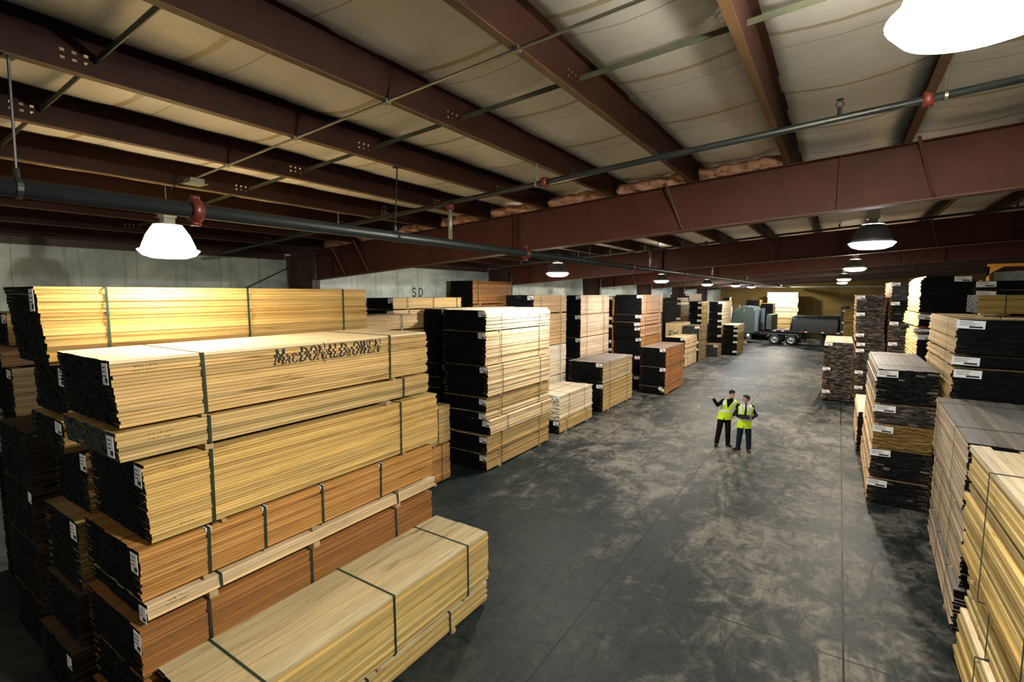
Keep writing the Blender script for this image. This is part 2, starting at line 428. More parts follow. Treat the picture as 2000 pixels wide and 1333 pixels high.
def wall_word(word, y0, z0, h, wl_, gap, label):
    mb = MB(); y = y0
    for ch in word:
        stroke_letter(mb, ch, (lambda u, v_, yy=y: (XW+.012, yy+u*wl_, z0+v_*h)), .13); y += wl_+gap
    mb.quad((XW+.012, y0, z0-.10), (XW+.012, y-gap, z0-.10), (XW+.012, y-gap, z0-.07), (XW+.012, y0, z0-.07))
    tag(mb.build('wall_lettering', M['ink']), label, 'lettering')
wall_word('SD', 12.08, 4.76, .28, .205, .115, 'black letters SD painted on the white left wall')
wall_word('SF', 21.5, 4.85, .23, .18, .08, 'black letters SF painted on the farther stretch of white wall')

# ------------------------------------------------------------------ lumber
STY = {'dsk': ((.42, .33, .22), (.115, .108, .098), .040, .12, 'dusty grey'), 'stm': ((.65, .455, .20), (.82, .68, .46), .036, .12, 'pinkish tan'), 'shaded': ((.085, .05, .03), None, .036, .2, 'shade darkened brown'), 'pnk': ((.80, .62, .47), None, .032, .1, 'pale pink'),  # side colour, top colour, board thickness, colour spread, word; darkest wood painted as shade, stamped top paled as lamp glare
    'yel': ((.63, .43, .155), None, .034, .13, 'golden'), 'tan': ((.56, .40, .175), None, .036, .13, 'tan'),
    'pin': ((.66, .46, .245), None, .032, .12, 'pinkish tan'), 'org': ((.52, .27, .085), None, .036, .14, 'orange brown'),
    'brn': ((.33, .155, .052), None, .036, .14, 'brown'), 'cre': ((.74, .58, .37), None, .034, .10, 'pale cream'),
    'wht': ((.82, .74, .58), None, .034, .07, 'whitish'), 'gry': ((.50, .40, .25), (.36, .32, .31), .036, .12, 'grey topped'),
    'che': ((.55, .25, .10), (.34, .25, .21), .034, .12, 'reddish orange'), 'sal': ((.66, .40, .25), None, .034, .12, 'salmon'),
    'oli': ((.30, .20, .055), None, .036, .14, 'olive brown'), 'ric': ((.55, .42, .17), (.90, .76, .53), .052, .16, 'rough sawn'),  # rough sawn top paled to stand for the light of the lamp above
    'dus': ((.46, .37, .26), (.22, .205, .19), .040, .12, 'dusty grey'), 'dim': ((.34, .23, .12), None, .036, .14, 'dull tan'),
    's0': ((.62, .46, .19), (.52, .45, .28), .040, .12, 'light tan'), 'ktop': ((.62, .45, .27), (.70, .52, .33), .036, .1, 'light')}
ENDS = {'k': ((.0055, .0062, .0068), .35, 0), 'b': ((.048, .042, .038), .65, .15), 'g': ((.040, .043, .042), .35, .02),
        'o': ((.16, .105, .032), .35, 0), 'n': None, 'q': ((.010, .0105, .011), .6, .03)}
POS = ['topmost', 'second from top', 'third from top', 'fourth from top', 'fifth from top', 'sixth from top', 'seventh from top', 'eighth from top', 'ninth from top']
def set_cols(me, name, cols):
    a = me.color_attributes.new(name, 'FLOAT_COLOR', 'POINT')
    a.data.foreach_set('color', np.asarray(cols, dtype=np.float32).ravel())
BR = random.Random(11)
def bundle(xa, xb, y0, y1, z0, z1, zbelow, sty, end='k', side=1, straps=(.2, .8), tagc='r', tagw=.22, tagh=.13, jit=.012, ej=.008,
           coarse=False, rz=0, strapm='strap', sw=.022, bol=(.18, .82), th=None, topper=True, tagtilt=0, tags=1, taper=0, endlean=0, tabs=(), gap=.0013):
    rnd = random.Random(BR.random())
    W = abs(xa-xb); L = y1-y0; H = z1-z0; cx = (xa+xb)/2; cy = (y0+y1)/2
    side_c, top_c, t0, spread, word = STY[sty]
    t0 = th or t0
    if coarse: t0 *= 1.5
    nl = max(2, round(H/t0)); t = H/nl
    root = bpy.data.objects.new('lumber_bundle', None); COL.objects.link(root); root.location = (cx, cy, zbelow); root.rotation_euler = (0, 0, rz)
    root.empty_display_size = .2
    bz = z0 - zbelow
    V = []; F = []; MI = []; C1 = []; C2 = []; face = []
    ek = ENDS[end]
    wb = .24 if coarse else .15
    for l in range(nl):
        zz0 = bz + l*t + gap; zz1 = bz + (l+1)*t - gap
        x = -W/2; xs = []
        while x < W/2 - .05:
            wd = wb*rnd.uniform(.65, 1.35)
            if W/2 - (x+wd) < .06: wd = W/2 - x
            xs.append((x, x+wd)); x += wd
        layer_tone = 1 + rnd.uniform(-spread, spread)*1.7
        lj = rnd.uniform(-jit, jit)
        for bi, (a, c) in enumerate(xs):
            a2 = a + .001; c2 = c - .001
            if bi == 0: a2 = -W/2 + rnd.uniform(0, jit*1.6) + (lj if side < 0 else 0)
            if bi == len(xs)-1: c2 = W/2 - rnd.uniform(0, jit*1.6) + (lj if side > 0 else 0)
            e0 = -L/2 + rnd.uniform(-ej, ej) + endlean*(l/nl-.5); e1 = L/2 + rnd.uniform(-ej*2.2, ej)
            top = l == nl-1
            if taper and l > nl-4 and bi == 0: a2 += taper*(l-nl+4)/3
            if taper and l > nl-4 and bi == len(xs)-1: c2 -= taper*(l-nl+4)/3
            k = len(V)
            V += [(a2, e0, zz0), (c2, e0, zz0), (c2, e1, zz0), (a2, e1, zz0), (a2, e0, zz1), (c2, e0, zz1), (c2, e1, zz1), (a2, e1, zz1)]
            F += [(k, k+3, k+2, k+1), (k+4, k+5, k+6, k+7), (k, k+1, k+5, k+4), (k+1, k+2, k+6, k+5), (k+2, k+3, k+7, k+6), (k+3, k, k+4, k+7)]
            if end in 'kgqb':
                inner = 0 < bi < len(xs)-1
                MI += [1 if inner else 0, 0 if (top or not inner) else 1, 1, 0 if (bi == len(xs)-1) else 1, 1, 0 if bi == 0 else 1]
            else: MI += [0, 0, 1, 0, 0, 0]
            base = top_c if (top and top_c) else side_c
            q = layer_tone*(1 + rnd.uniform(-spread, spread)*.7); hue = rnd.uniform(-.09, .06)
            if rnd.random() < .07: q *= .75; hue -= .08
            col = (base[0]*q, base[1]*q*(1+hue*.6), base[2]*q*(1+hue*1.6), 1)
            C1 += [col]*8
            if ek is None: ec = (side_c[0]*.85*q, side_c[1]*.8*q, side_c[2]*.75*q, 1)
            else:
                e_, es, lite = ek; qq = 1 + rnd.uniform(-es, es)
                ec = (e_[0]*qq, e_[1]*qq, e_[2]*qq, 1)
                if rnd.random() < lite: ec = (.15, .125, .10, 1)
            C2 += [ec]*8
            if (bi == len(xs)-1 and side > 0): face.append((zz0, zz1, c2))
            if (bi == 0 and side < 0): face.append((zz0, zz1, a2))
    me = bpy.data.meshes.new('boards'); me.from_pydata(V, [], F)
    me.materials.append(M['wood']); me.materials.append(M['ends'])
    me.polygons.foreach_set('material_index', MI)
    set_cols(me, 'board_colour', C1); set_cols(me, 'end_colour', C2); me.update()
    o = bpy.data.objects.new('boards', me); COL.objects.link(o); o.parent = root
    ex = W/2 + jit + .003; zt = bz + H
    for s in straps:
        yy = -L/2 + s*L if s <= 1 else s - cy
        mb = MB(); tk = .003; dx = rnd.uniform(-.012, .012)
        zl = bz - (.0 if not bol else .0)
        mb.box(-ex-.001, ex+.001, yy-sw/2, yy+sw/2, zt+.0005, zt+tk)
        for sg in (-1, 1):
            xx = sg*ex
            k = len(mb.v)
            mb.box(min(xx, xx+sg*tk), max(xx, xx+sg*tk), yy-sw/2, yy+sw/2, zl-.003, zt+tk)
            for i in range(k, k+4): p = mb.v[i]; mb.v[i] = (p[0], p[1]+dx, p[2])
        mb.box(-ex-.001, ex+.001, yy-sw/2+dx, yy+sw/2+dx, zl-.004, zl-.0012)
        st = mb.build('strap', M[strapm], root)
    if bz > .012:
        for f_ in bol:
            yy = -L/2 + f_*L if f_ <= 1 else f_ - cy
            bw = min(.09, max(.05, bz*1.3)); over = rnd.uniform(.0, .02)
            MB().box(-W/2-over, W/2+over, yy-bw/2, yy+bw/2, 0, bz-.005).build('bolster', M['bolster'], root)
    for q in range(tags if tagc else 0):
        xc = (W/2 - tagw*.52) if tagc == 'r' else (-W/2 + tagw*.52)
        if q: xc -= tagw*1.08 if tagc == 'r' else -tagw*1.08
        zc = min(zt - tagh*.62, zt - .02 - tagh*.5); yy = -L/2 - ej - .003 + (endlean*.5 if endlean < 0 else 0)
        yy -= abs(endlean)*.5 if endlean > 0 else 0
        mb = MB().box(-tagw/2, tagw/2, -.0018, .0008, -tagh/2, tagh/2, 0)
        for r_ in range(3):
            zz = tagh*(.28 - .2*r_); mb.quad((-tagw*.40, -.0024, zz), (tagw*rnd.uniform(.0, .35), -.0024, zz), (tagw*.1, -.0024, zz+tagh*.06), (-tagw*.40, -.0024, zz+tagh*.06), 1)
        mb.quad((-tagw*.05, -.0024, -tagh*.40), (tagw*.42, -.0024, -tagh*.40), (tagw*.42, -.0024, -tagh*.18), (-tagw*.05, -.0024, -tagh*.18), 1)
        tg = mb.build('tag', [M['tag'], M['ink']], root); tg.location = (xc + rnd.uniform(-.03, .02), yy, zc); tg.rotation_euler = (0, rnd.uniform(-.06, .06)+tagtilt, 0)
    return root, face, (cx, cy, zbelow)
def stack(phrase, grp, xa, xb, y0, y1, rows, side=1, wend=None, **kw):
    """rows from the top down: (z0, z1, style, options)"""
    rows = list(rows); n = len(rows); out = []
    if wend is None: wend = side < 0 and kw.get('tagc', 'r') is not None
    rows_b = rows[::-1]; prev = 0.0
    for i, r in enumerate(rows_b):
        z0, z1, sty = r[:3]; op = dict(kw); op.update(r[3] if len(r) > 3 else {})
        dx = op.pop('dx', 0); dy = op.pop('dy', 0); d1 = op.pop('d1', 0); lab = op.pop('lab', None)
        if z0 < .01: z0 = .06
        a, c, yy0, yy1 = xa+dx, xb+dx, y0+dy, y1+dy+d1
        b_ = bundle(a, c, yy0, yy1, z0, z1, prev, sty, side=side, **op)
        pos = POS[n-1-i] if n > 1 else ''
        if n > 1 and i == 0: pos = 'lowest'
        word = {'k': 'black ended', 'q': 'black ended', 'b': 'rough dark ended', 'g': 'grey ended', 'o': 'bare ended', 'n': 'bare'}[op.get('end', 'k')] if wend else STY[sty][4]
        e = {'k': 'black ended ', 'b': 'rough dark ended ', 'g': 'grey painted end ', 'q': 'black ended ', 'o': 'bare ended ', 'n': 'bare ended '}[op.get('end', 'k')]
        lb = lab or f"{word} {'lumber ' if n == 1 else ''}bundle{', ' + pos if pos else ''} {phrase}"
        if len(lb.split()) > 16: print('LONG', len(lb.split()), lb)
        tag(b_[0], lb, 'lumber bundle', grp)
        prev = z1 + .0036 + .0036; out.append(b_)
    return out[::-1]

G = 'lumber bundles '
# low stack right at the camera's feet, left of the aisle
stack('of the low near stack with the broad tan top', G+'of the low near stack', -4.36, -5.43, 1.85, 5.92, [
    (.40, 1.17, 's0', dict(straps=(2.35, 3.98, 5.42), sw=.028, bol=(2.4, 3.72, 5.35), tagw=.2, tagh=.2, jit=.006, dy=.02)),
    (0, .355, 's0', dict(straps=(2.5, 3.55, 5.02), sw=.028, dx=-.015, bol=(2.4, 3.72, 5.1)))], strapm='strap', gap=.0022)
# near tall stack, stamped
S1 = stack('of the tall near stack topped by the stamped bundle', G+'of the tall near stamped stack', -5.5, -6.95, 1.78, 5.92, [
    (3.60, 4.24, 'stm', dict(straps=(2.48, 5.05), dy=-.06, endlean=-.05, tagw=.13, tagh=.2, lab='pinkish tan lumber bundle stamped MACDONALD&OWEN on top of the near stack')),  # top boards coloured paler in place of lamp glare
    (3.27, 3.56, 'tan', dict(straps=(2.51, 5.31), dy=-.07, end='g', endlean=-.04, d1=.03, bol=(2.5, 5.0), tagw=.16, tagh=.2)),
    (2.40, 3.20, 'yel', dict(straps=(2.51, 5.24), dy=.13, d1=.03, tagw=.16, tagh=.2, bol=(2.6, 5.3), endlean=-.03)),
    (1.86, 2.36, 'org', dict(straps=(2.44, 3.06, 3.83, 4.82), dy=.03, d1=-.02, bol=(2.4, 3.7, 5.2), tagw=.16, tagh=.2)),
    (1.65, 1.80, 'cre', dict(straps=(2.53, 5.13), dy=.06, bol=(2.45, 3.72, 5.15), th=.036, tagw=.16, tagh=.16)),
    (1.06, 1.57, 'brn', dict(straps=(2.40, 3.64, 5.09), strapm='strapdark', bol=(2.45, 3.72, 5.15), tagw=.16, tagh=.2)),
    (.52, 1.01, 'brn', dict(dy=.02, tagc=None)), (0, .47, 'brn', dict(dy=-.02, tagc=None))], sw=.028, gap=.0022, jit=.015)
stack('of the stack behind the stamped bundle', G+'of the stack behind the near stack', -7.2, -8.4, 1.66, 6.1, [
    (4.06, 4.93, 'yel', dict(dy=0, straps=(2.24, 3.91, 5.57), endlean=-.08, tagw=.16, tagh=.24, th=.042)),
    (3.44, 4.02, 'tan', dict(dy=.17, dx=-.03, tagw=.2, tagh=.2)), (3.04, 3.41, 'tan', dict(dy=.1)),
    (2.26, 3.00, 'tan', dict(dy=.28, tagw=.2, tagh=.2)), (1.37, 2.22, 'tan', dict(dy=.14, dx=.04, tagw=.2, tagh=.2)),
    (.70, 1.33, 'shaded', dict(dy=.1, tagc=None)), (0, .66, 'shaded', dict(tagw=.15, tagh=.15))], sw=.028)  # two lowest bundles coloured dark in place of the shade there
stack('of the leftmost stack near the white wall', G+'of the leftmost stack', -10.3, -11.75, 1.99, 6.3, [
    (4.08, 4.56, 'yel', dict()), (3.76, 4.04, 'sal', dict(dy=-.1)), (3.0, 3.72, 'cre', dict(dy=0)), (2.22, 2.96, 'tan', dict(dy=.1, dx=.08)),
    (1.12, 2.18, 'shaded', dict(tagc=None)), (0, 1.08, 'shaded', dict(tagc=None))])  # bottom bundles darkened in colour to stand for shade
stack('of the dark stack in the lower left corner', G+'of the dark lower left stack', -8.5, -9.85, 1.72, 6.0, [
    (2.36, 3.08, 'shaded', dict(tagc=None)), (1.6, 2.32, 'shaded', dict(tagw=.14, tagh=.14)), (.8, 1.56, 'shaded', dict(tagc=None)), (0, .76, 'shaded', dict(tagc=None))], wend=True)
stack('of the low stack peeking past the near stamped stack', G+'peeking past the near stack', -8.28, -9.55, 6.3, 9.62, [
    (1.04, 2.0, 'tan', dict(straps=(.2, .86))), (0, 1.0, 'org', dict(straps=(.2, .9)))])
stack('of the pale stack beyond the golden near bundle', G+'beyond the golden bundle', -9.62, -10.52, 6.6, 9.88, [
    (3.93, 4.30, 'pin', dict(straps=(.25, .82))), (3.1, 3.88, 'tan', dict()), (2.04, 3.06, 'tan', dict()), (1.02, 2.0, 'tan', dict()), (0, .98, 'brn', dict())], tagc=None)
stack('of the stack under the letters SD', G+'under the wall letters', -10.62, -11.75, 9.95, 13.0, [
    (4.41, 4.73, 'tan', dict(straps=(.18, .55, .92))), (3.82, 4.37, 'pin', dict(tagw=.25)), (2.5, 3.78, 'tan', dict()), (1.25, 2.46, 'tan', dict()), (0, 1.21, 'tan', dict())])
stack('of the stack against the wall right of the letters SD', G+'against the wall beyond the letters', -10.72, -11.75, 13.76, 16.2, [
    (4.5, 5.31, 'brn', dict(straps=(.12, .9))), (3.3, 4.46, 'brn', dict()), (2.2, 3.26, 'brn', dict()), (1.1, 2.16, 'brn', dict()), (0, 1.06, 'brn', dict())], tagc=None)
stack('of the tall bright stack under the first aisle lamp', G+'of the tall bright stack', -7.75, -9.3, 10.52, 13.98, [
    (3.87, 4.41, 'wht', dict(taper=.05)), (2.94, 3.83, 'cre', dict(dy=-.02)), (2.07, 2.90, 'cre', dict(dx=.02, dy=.03)), (1.67, 2.03, 'tan', dict()),
    (1.47, 1.63, 'cre', dict(th=.04)), (1.03, 1.42, 'cre', dict(dy=.08, dx=.05, straps=(.25, .8))), (.51, .98, 'tan', dict()), (0, .47, 'tan', dict())], tagw=.24, tagh=.15, jit=.014, ej=.02)
stack('of the dark stack left of the tall bright stack', G+'left of the tall bright stack', -9.55, -10.55, 11.1, 14.7, [
    (3.46, 4.40, 'wht', dict(taper=.05)), (2.79, 3.42, 'brn', dict(dx=.05)), (2.37, 2.75, 'tan', dict()), (2.05, 2.33, 'org', dict(dx=.03)), (1.02, 2.0, 'tan', dict(dx=.06)), (0, .98, 'tan', dict(dx=.06))], tagw=.24, tagh=.15)
stack('of the high stack behind the tall bright stack', G+'behind the tall bright stack', -9.42, -10.62, 15.75, 18.4, [
    (4.12, 4.80, 'pin', dict(end='q')), (2.83, 4.06, 'pin', dict()), (1.60, 2.79, 'wht', dict()), (.8, 1.55, 'wht', dict()), (0, .76, 'tan', dict())], tagw=.26, tagh=.16)
stack('of the low whitish stack beside the tall bright stack', G+'of the low whitish stack', -7.8, -9.1, 14.8, 17.5, [
    (.50, 1.36, 'wht', dict(end='n', jit=.02, ej=.03, straps=(.25, .72))), (0, .46, 'tan', dict())])
stack('of the high stack behind the low grey topped stack', G+'behind the low grey topped stack', -9.72, -10.95, 20.4, 23.7, [
    (3.92, 4.78, 'pnk', dict(straps=(.14, .2, .72, .78))), (2.88, 3.88, 'pnk', dict()), (1.9, 2.83, 'pnk', dict()), (.95, 1.86, 'pnk', dict()), (0, .91, 'tan', dict())], tagw=.26, tagh=.16)
stack('of the low grey topped stack beside the aisle', G+'of the low grey topped stack', -7.8, -9.36, 18.5, 21.9, [
    (1.22, 2.06, 'gry', dict(ej=.04, tags=1, th=.04)), (0, 1.17, 'tan', dict(dy=.05))], tagw=.28, tagh=.15)
stack('of the tall salmon stack', G+'of the tall salmon stack', -8.2, -9.6, 24.2, 27.7, [
    (3.85, 4.8, 'sal', dict()), (3.46, 3.80, 'sal', dict(dy=-.1, d1=-.1)), (3.26, 3.42, 'sal', dict(dy=-.2)), (2.70, 3.19, 'sal', dict(dy=-.1)), (1.78, 2.64, 'org', dict()),
    (.75, 1.72, 'org', dict()), (0, .7, 'org', dict(dy=-.1))], tagw=.28, tagh=.15)
stack('of the narrow stack left of the tall salmon stack', G+'left of the tall salmon stack', -9.66, -10.7, 24.0, 27.2, [
    (3.72, 4.72, 'brn', dict()), (3.32, 3.68, 'brn', dict()), (2.52, 3.28, 'brn', dict()), (2.1, 2.48, 'brn', dict()), (1.08, 2.06, 'brn', dict()), (0, 1.04, 'brn', dict())], wend=True, tagw=.28, tagh=.15)
stack('of the low orange stack left of the men', G+'of the low orange stack', -6.72, -8.0, 23.5, 26.8, [
    (1.36, 2.26, 'che', dict()), (.42, 1.32, 'che', dict(dy=-.03)), (0, .38, 'che', dict(dy=-.06, tagtilt=.6))], tagw=.28, tagh=.16)
CO = dict(coarse=True, tagw=.3, tagh=.16)
stack('of the pale stack behind the low orange stack', G+'behind the low orange stack', -8.18, -9.5, 32.8, 36.0, [
    (.97, 2.0, 'cre', dict(jit=.02)), (.32, .92, 'cre', dict()), (0, .28, 'cre', dict())], **CO)
EW = stack('of the stack marked with green letters', G+'marked with green letters', -9.4, -10.5, 36.3, 39.0, [(1.3, 2.72, 'cre', dict(end='n', tagc=None)), (0, 1.26, 'cre', dict())], **CO)
stack('of the grey ended stack right of the green letters', G+'right of the green letters', -8.18, -9.3, 36.6, 39.0, [
    (1.54, 2.55, 'dim', dict(end='g')), (1.01, 1.49, 'dim', dict(end='g')), (0, .97, 'dim', dict())], **CO)
stack('of the high stack above the green letters', G+'above the green letters', -10.45, -11.75, 40.2, 42.5, [
    (4.23, 4.54, 'dim', dict(end='g')), (3.02, 4.16, 'tan', dict(end='g')), (2.5, 2.96, 'org', dict(end='g')), (1.3, 2.45, 'tan', dict()), (0, 1.26, 'tan', dict())], **CO)
stack('of the far stack topped by a long dull bundle', G+'of the far stack with the long top', -10.5, -11.7, 42.95, 47.4, [
    (4.22, 4.84, 'dim', dict()), (3.1, 4.18, 'dim', dict()), (2.06, 3.06, 'dim', dict()), (1.02, 2.02, 'dim', dict()), (0, .98, 'dim', dict())], **CO)
stack('of the olive stack left of the truck', G+'of the olive stack left of the truck', -8.84, -9.8, 40.1, 42.2, [
    (3.9, 4.25, 'oli', dict()), (3.32, 3.86, 'oli', dict()), (2.9, 3.28, 'oli', dict()), (1.9, 2.86, 'oli', dict()), (.96, 1.86, 'oli', dict()), (0, .92, 'oli', dict())], **CO)
stack('of the pale sided stack nearest the truck cab', G+'nearest the truck cab', -7.76, -8.76, 42.3, 46.2, [
    (3.4, 4.22, 'cre', dict()), (2.8, 3.36, 'cre', dict()), (2.35, 2.76, 'cre', dict()), (1.6, 2.31, 'tan', dict()), (.94, 1.56, 'tan', dict()), (0, .9, 'tan', dict())], **CO)
stack('standing alone on the floor between the olive and pale sided stacks', G+'on the floor near the truck', -7.62, -8.6, 40.4, 42.0, [(0, .9, 'dim', dict(end='g'))], **CO)
stack('of the low mixed stack before the truck cab', G+'in front of the truck cab', -6.47, -7.55, 41.8, 45.0, [
    (2.1, 2.40, 'cre', dict()), (1.81, 2.06, 'cre', dict()), (1.71, 1.79, 'tan', dict(th=.04, tagc=None)), (1.2, 1.67, 'oli', dict()), (.44, 1.16, 'oli', dict()), (0, .41, 'oli', dict())], **CO)
# right of the aisle: the aisle side is -x
RT = dict(side=-1, tagc='l', tagw=.30, tagh=.14, end='b', ej=.05, jit=.016)
stack('of the low far right aisle stack', G+'at the far right aisle edge', -.46, .66, 26.35, 30.4, [
    (1.6, 2.68, 'sal', dict(th=.05)), (.56, 1.56, 'sal', dict(th=.05)), (0, .52, 'sal', dict())], **RT)
stack('of the far right stack beside the low one', G+'right of the low far right stack', .74, 1.76, 26.3, 30.0, [
    (4.08, 4.79, 'org', dict(dx=-.1, th=.05)), (3.18, 4.05, 'org', dict(dx=-.08)), (2.78, 3.15, 'org', dict(dx=-.05)), (2.5, 2.74, 'org', dict()), (1.55, 2.47, 'org', dict()), (.87, 1.51, 'org', dict()), (0, .84, 'org', dict())], **RT)
stack('of the highest stack under the far right lamps', G+'of the highest far right stack', 1.83, 3.0, 26.3, 30.0, [
    (4.57, 5.34, 'org', dict(end='g', ej=.01)), (3.73, 4.53, 'org', dict(end='q')), (2.86, 3.69, 'org', dict()), (1.9, 2.82, 'org', dict()), (.94, 1.86, 'org', dict()), (0, .9, 'org', dict())], **RT)
stack('of the pale sided stack right of the men', G+'of the high pale sided right stack', 1.92, 3.03, 18.3, 21.2, [
    (4.32, 5.35, 'tan', dict(tagc='r', taper=.1)), (3.92, 4.28, 'tan', dict(dx=-.03, rz=.03)), (3.74, 3.86, 'tan', dict(dx=.0, rz=-.05, tagh=.085)), (2.6, 3.70, 'tan', dict(dx=.02)), (1.3, 2.56, 'tan', dict()), (0, 1.26, 'tan', dict())],
    side=-1, tagc='l', tagw=.36, tagh=.14, end='k', jit=.016, ej=.01)
stack('of the dark stack at the right frame edge', G+'of the dark stack at the right edge', 3.12, 4.35, 18.3, 21.2, [
    (4.98, 5.2, 'dim', dict()), (4.2, 4.94, 'dim', dict()), (3.1, 4.16, 'dim', dict()), (2.06, 3.06, 'dim', dict()), (1.02, 2.02, 'dim', dict()), (0, .98, 'dim', dict())],
    side=-1, tagc='l', tagw=.4, tagh=.15, end='k')
stack('of the dusty topped stack right of the men', G+'of the dusty topped right stack', .80, 1.90, 13.8, 17.9, [
    (2.40, 3.16, 'dsk', dict(end='q', ej=.05)), (1.93, 2.36, 'pin', dict(end='b')), (1.37, 1.89, 'pin', dict(end='o', ej=.03)), (.66, 1.33, 'pin', dict(end='q', dx=-.02)), (0, .62, 'pin', dict(end='q', dx=-.04))],
    side=-1, tagc='l', tagw=.38, tagh=.15, jit=.018)
stack('standing on the floor behind the dusty topped stack', G+'behind the dusty topped stack', .66, 1.72, 18.1, 21.3, [(0, 1.28, 'ktop', dict(end='k', tagc=None))], side=-1)
stack('of the stack behind the grey topped right bundle', G+'behind the grey topped right bundle', 1.96, 3.4, 12.98, 16.5, [
    (3.67, 4.35, 'tan', dict(rz=.0)), (3.42, 3.62, 'tan', dict(dy=.1)), (2.6, 3.37, 'tan', dict(dy=.06)), (1.7, 2.56, 'tan', dict()), (.86, 1.66, 'tan', dict()), (0, .82, 'tan', dict())],
    side=-1, tagc='l', tagw=.42, tagh=.16, end='k', jit=.02, ej=.02)
stack('of the grey topped stack at the right', G+'of the grey topped right stack', 1.655, 2.99, 8.98, 12.78, [
    (1.76, 2.80, 'dus', dict(straps=(.28, .84))), (.72, 1.72, 'dus', dict(straps=(.28, .6, .84), dx=.03)), (0, .68, 'dus', dict(straps=(.2, .55, .85), dx=.01, rz=-.048))],
    side=-1, tagc=None, end='k', rz=-.037, jit=.012, ej=.03, strapm='strapdark')
stack('of the rough sawn stack in the lower right corner', G+'of the lower right corner stack', 1.46, 2.75, 4.4, 8.25, [
    (1.50, 2.95, 'ric', dict(straps=(.3, .69), th=.075)), (.88, 1.46, 'ric', dict(dx=.10, dy=-.05, straps=(.3, .7))), (0, .84, 'ric', dict(dx=.03, straps=(.3, .7)))],
    side=-1, tagc=None, end='k', jit=.022, ej=.06, strapm='strapdark', sw=.03)
stack('of the olive stack at the trailer end', G+'at the trailer end', .42, 1.5, 47.4, 50.3, [(2.6, 3.62, 'oli', dict()), (1.4, 2.56, 'oli', dict()), (0, 1.36, 'oli', dict())], **dict(CO, tagc=None, end='o', side=-1))
# bundles lying across, boards along x
def across(x0, x1, y0, y1, rows, phrase, grp, base=0.0, **kw):
    rows_b = rows[::-1]; prev = base
    for i, r in enumerate(rows_b):
        z0, z1, sty = r[:3]; z0 = max(z0, prev+.06) if i == 0 else z0
        cx, cy = (x0+x1)/2 + (r[3] if len(r) > 3 else 0), (y0+y1)/2; wv = (y1-y0)/2; lv = (x1-x0)/2
        b_ = bundle(cx-wv, cx+wv, cy-lv, cy+lv, z0, z1, prev, sty, side=1, rz=-math.pi/2, **kw)
        pos = (POS[len(rows)-1-i] if i else 'lowest') if len(rows) > 1 else ''
        tag(b_[0], f"{STY[sty][4]} bundle lying across{', ' + pos if pos else ''} {phrase}", 'lumber bundle', grp)
        prev = z1 + .0036
across(-6.5, -3.6, 60.0, 61.3, [(4.5, 5.0, 'wht'), (3.9, 4.46, 'wht', .05), (3.38, 3.86, 'wht'), (2.96, 3.34, 'cre', .1), (2.28, 2.9, 'cre'), (1.66, 2.24, 'tan'), (.8, 1.6, 'tan'), (0, .76, 'tan')],
       'of the bright stack behind the truck', G+'behind the truck', coarse=True, tagc=None)
across(2.62, 4.1, 15.1, 16.3, [(4.41, 4.82, 'oli')], 'on the black ended stack at the right edge', G+'lying on the right edge stack', base=4.352, tagc=None, straps=(.3,))
stack('of the dark stack behind the truck gap', G+'behind the truck gap', -5.62, -6.8, 57.4, 59.6, [(2.9, 3.84, 'oli', dict()), (1.9, 2.86, 'oli', dict()), (.96, 1.86, 'oli', dict()), (0, .92, 'oli', dict())], **dict(CO, tagc=None))
stack('of the dark stack behind the truck cab', G+'behind the truck cab', -6.98, -8.3, 58.2, 60.6, [(3.4, 4.2, 'oli', dict()), (2.3, 3.36, 'oli', dict()), (1.14, 2.26, 'oli', dict()), (0, 1.1, 'oli', dict())], **dict(CO, tagc=None))
stack('of the thin pale stack left of the truck cab', G+'left of the truck cab', -8.9, -9.5, 52.0, 53.0, [(4.2, 4.5, 'cre', dict()), (3.2, 4.1, 'cre', dict(dx=.05)), (1.6, 3.1, 'tan', dict()), (0, 1.56, 'tan', dict())], **dict(CO, tagc=None))
# loose boards lying on the black ended right stack
for i, (x, y, rz, l, lb) in enumerate(((2.3, 13.9, .45, 1.3, 'askew nearest the left edge'), (2.72, 14.3, -.5, 1.3, 'crossing behind'), (3.0, 15.0-1.6, 1.5, .6, 'flat at the front'))):
    o = MB().box(-.07, .07, -l/2, l/2, 0, .028).build('loose_board', M['bolster']); o.location = (x, y, 4.354 + (.029 if i == 1 else 0)); o.rotation_euler = (0, 0, rz)
    tag(o, f'loose board on top of the black ended right stack, {lb}', 'board', 'loose boards on the right stack')

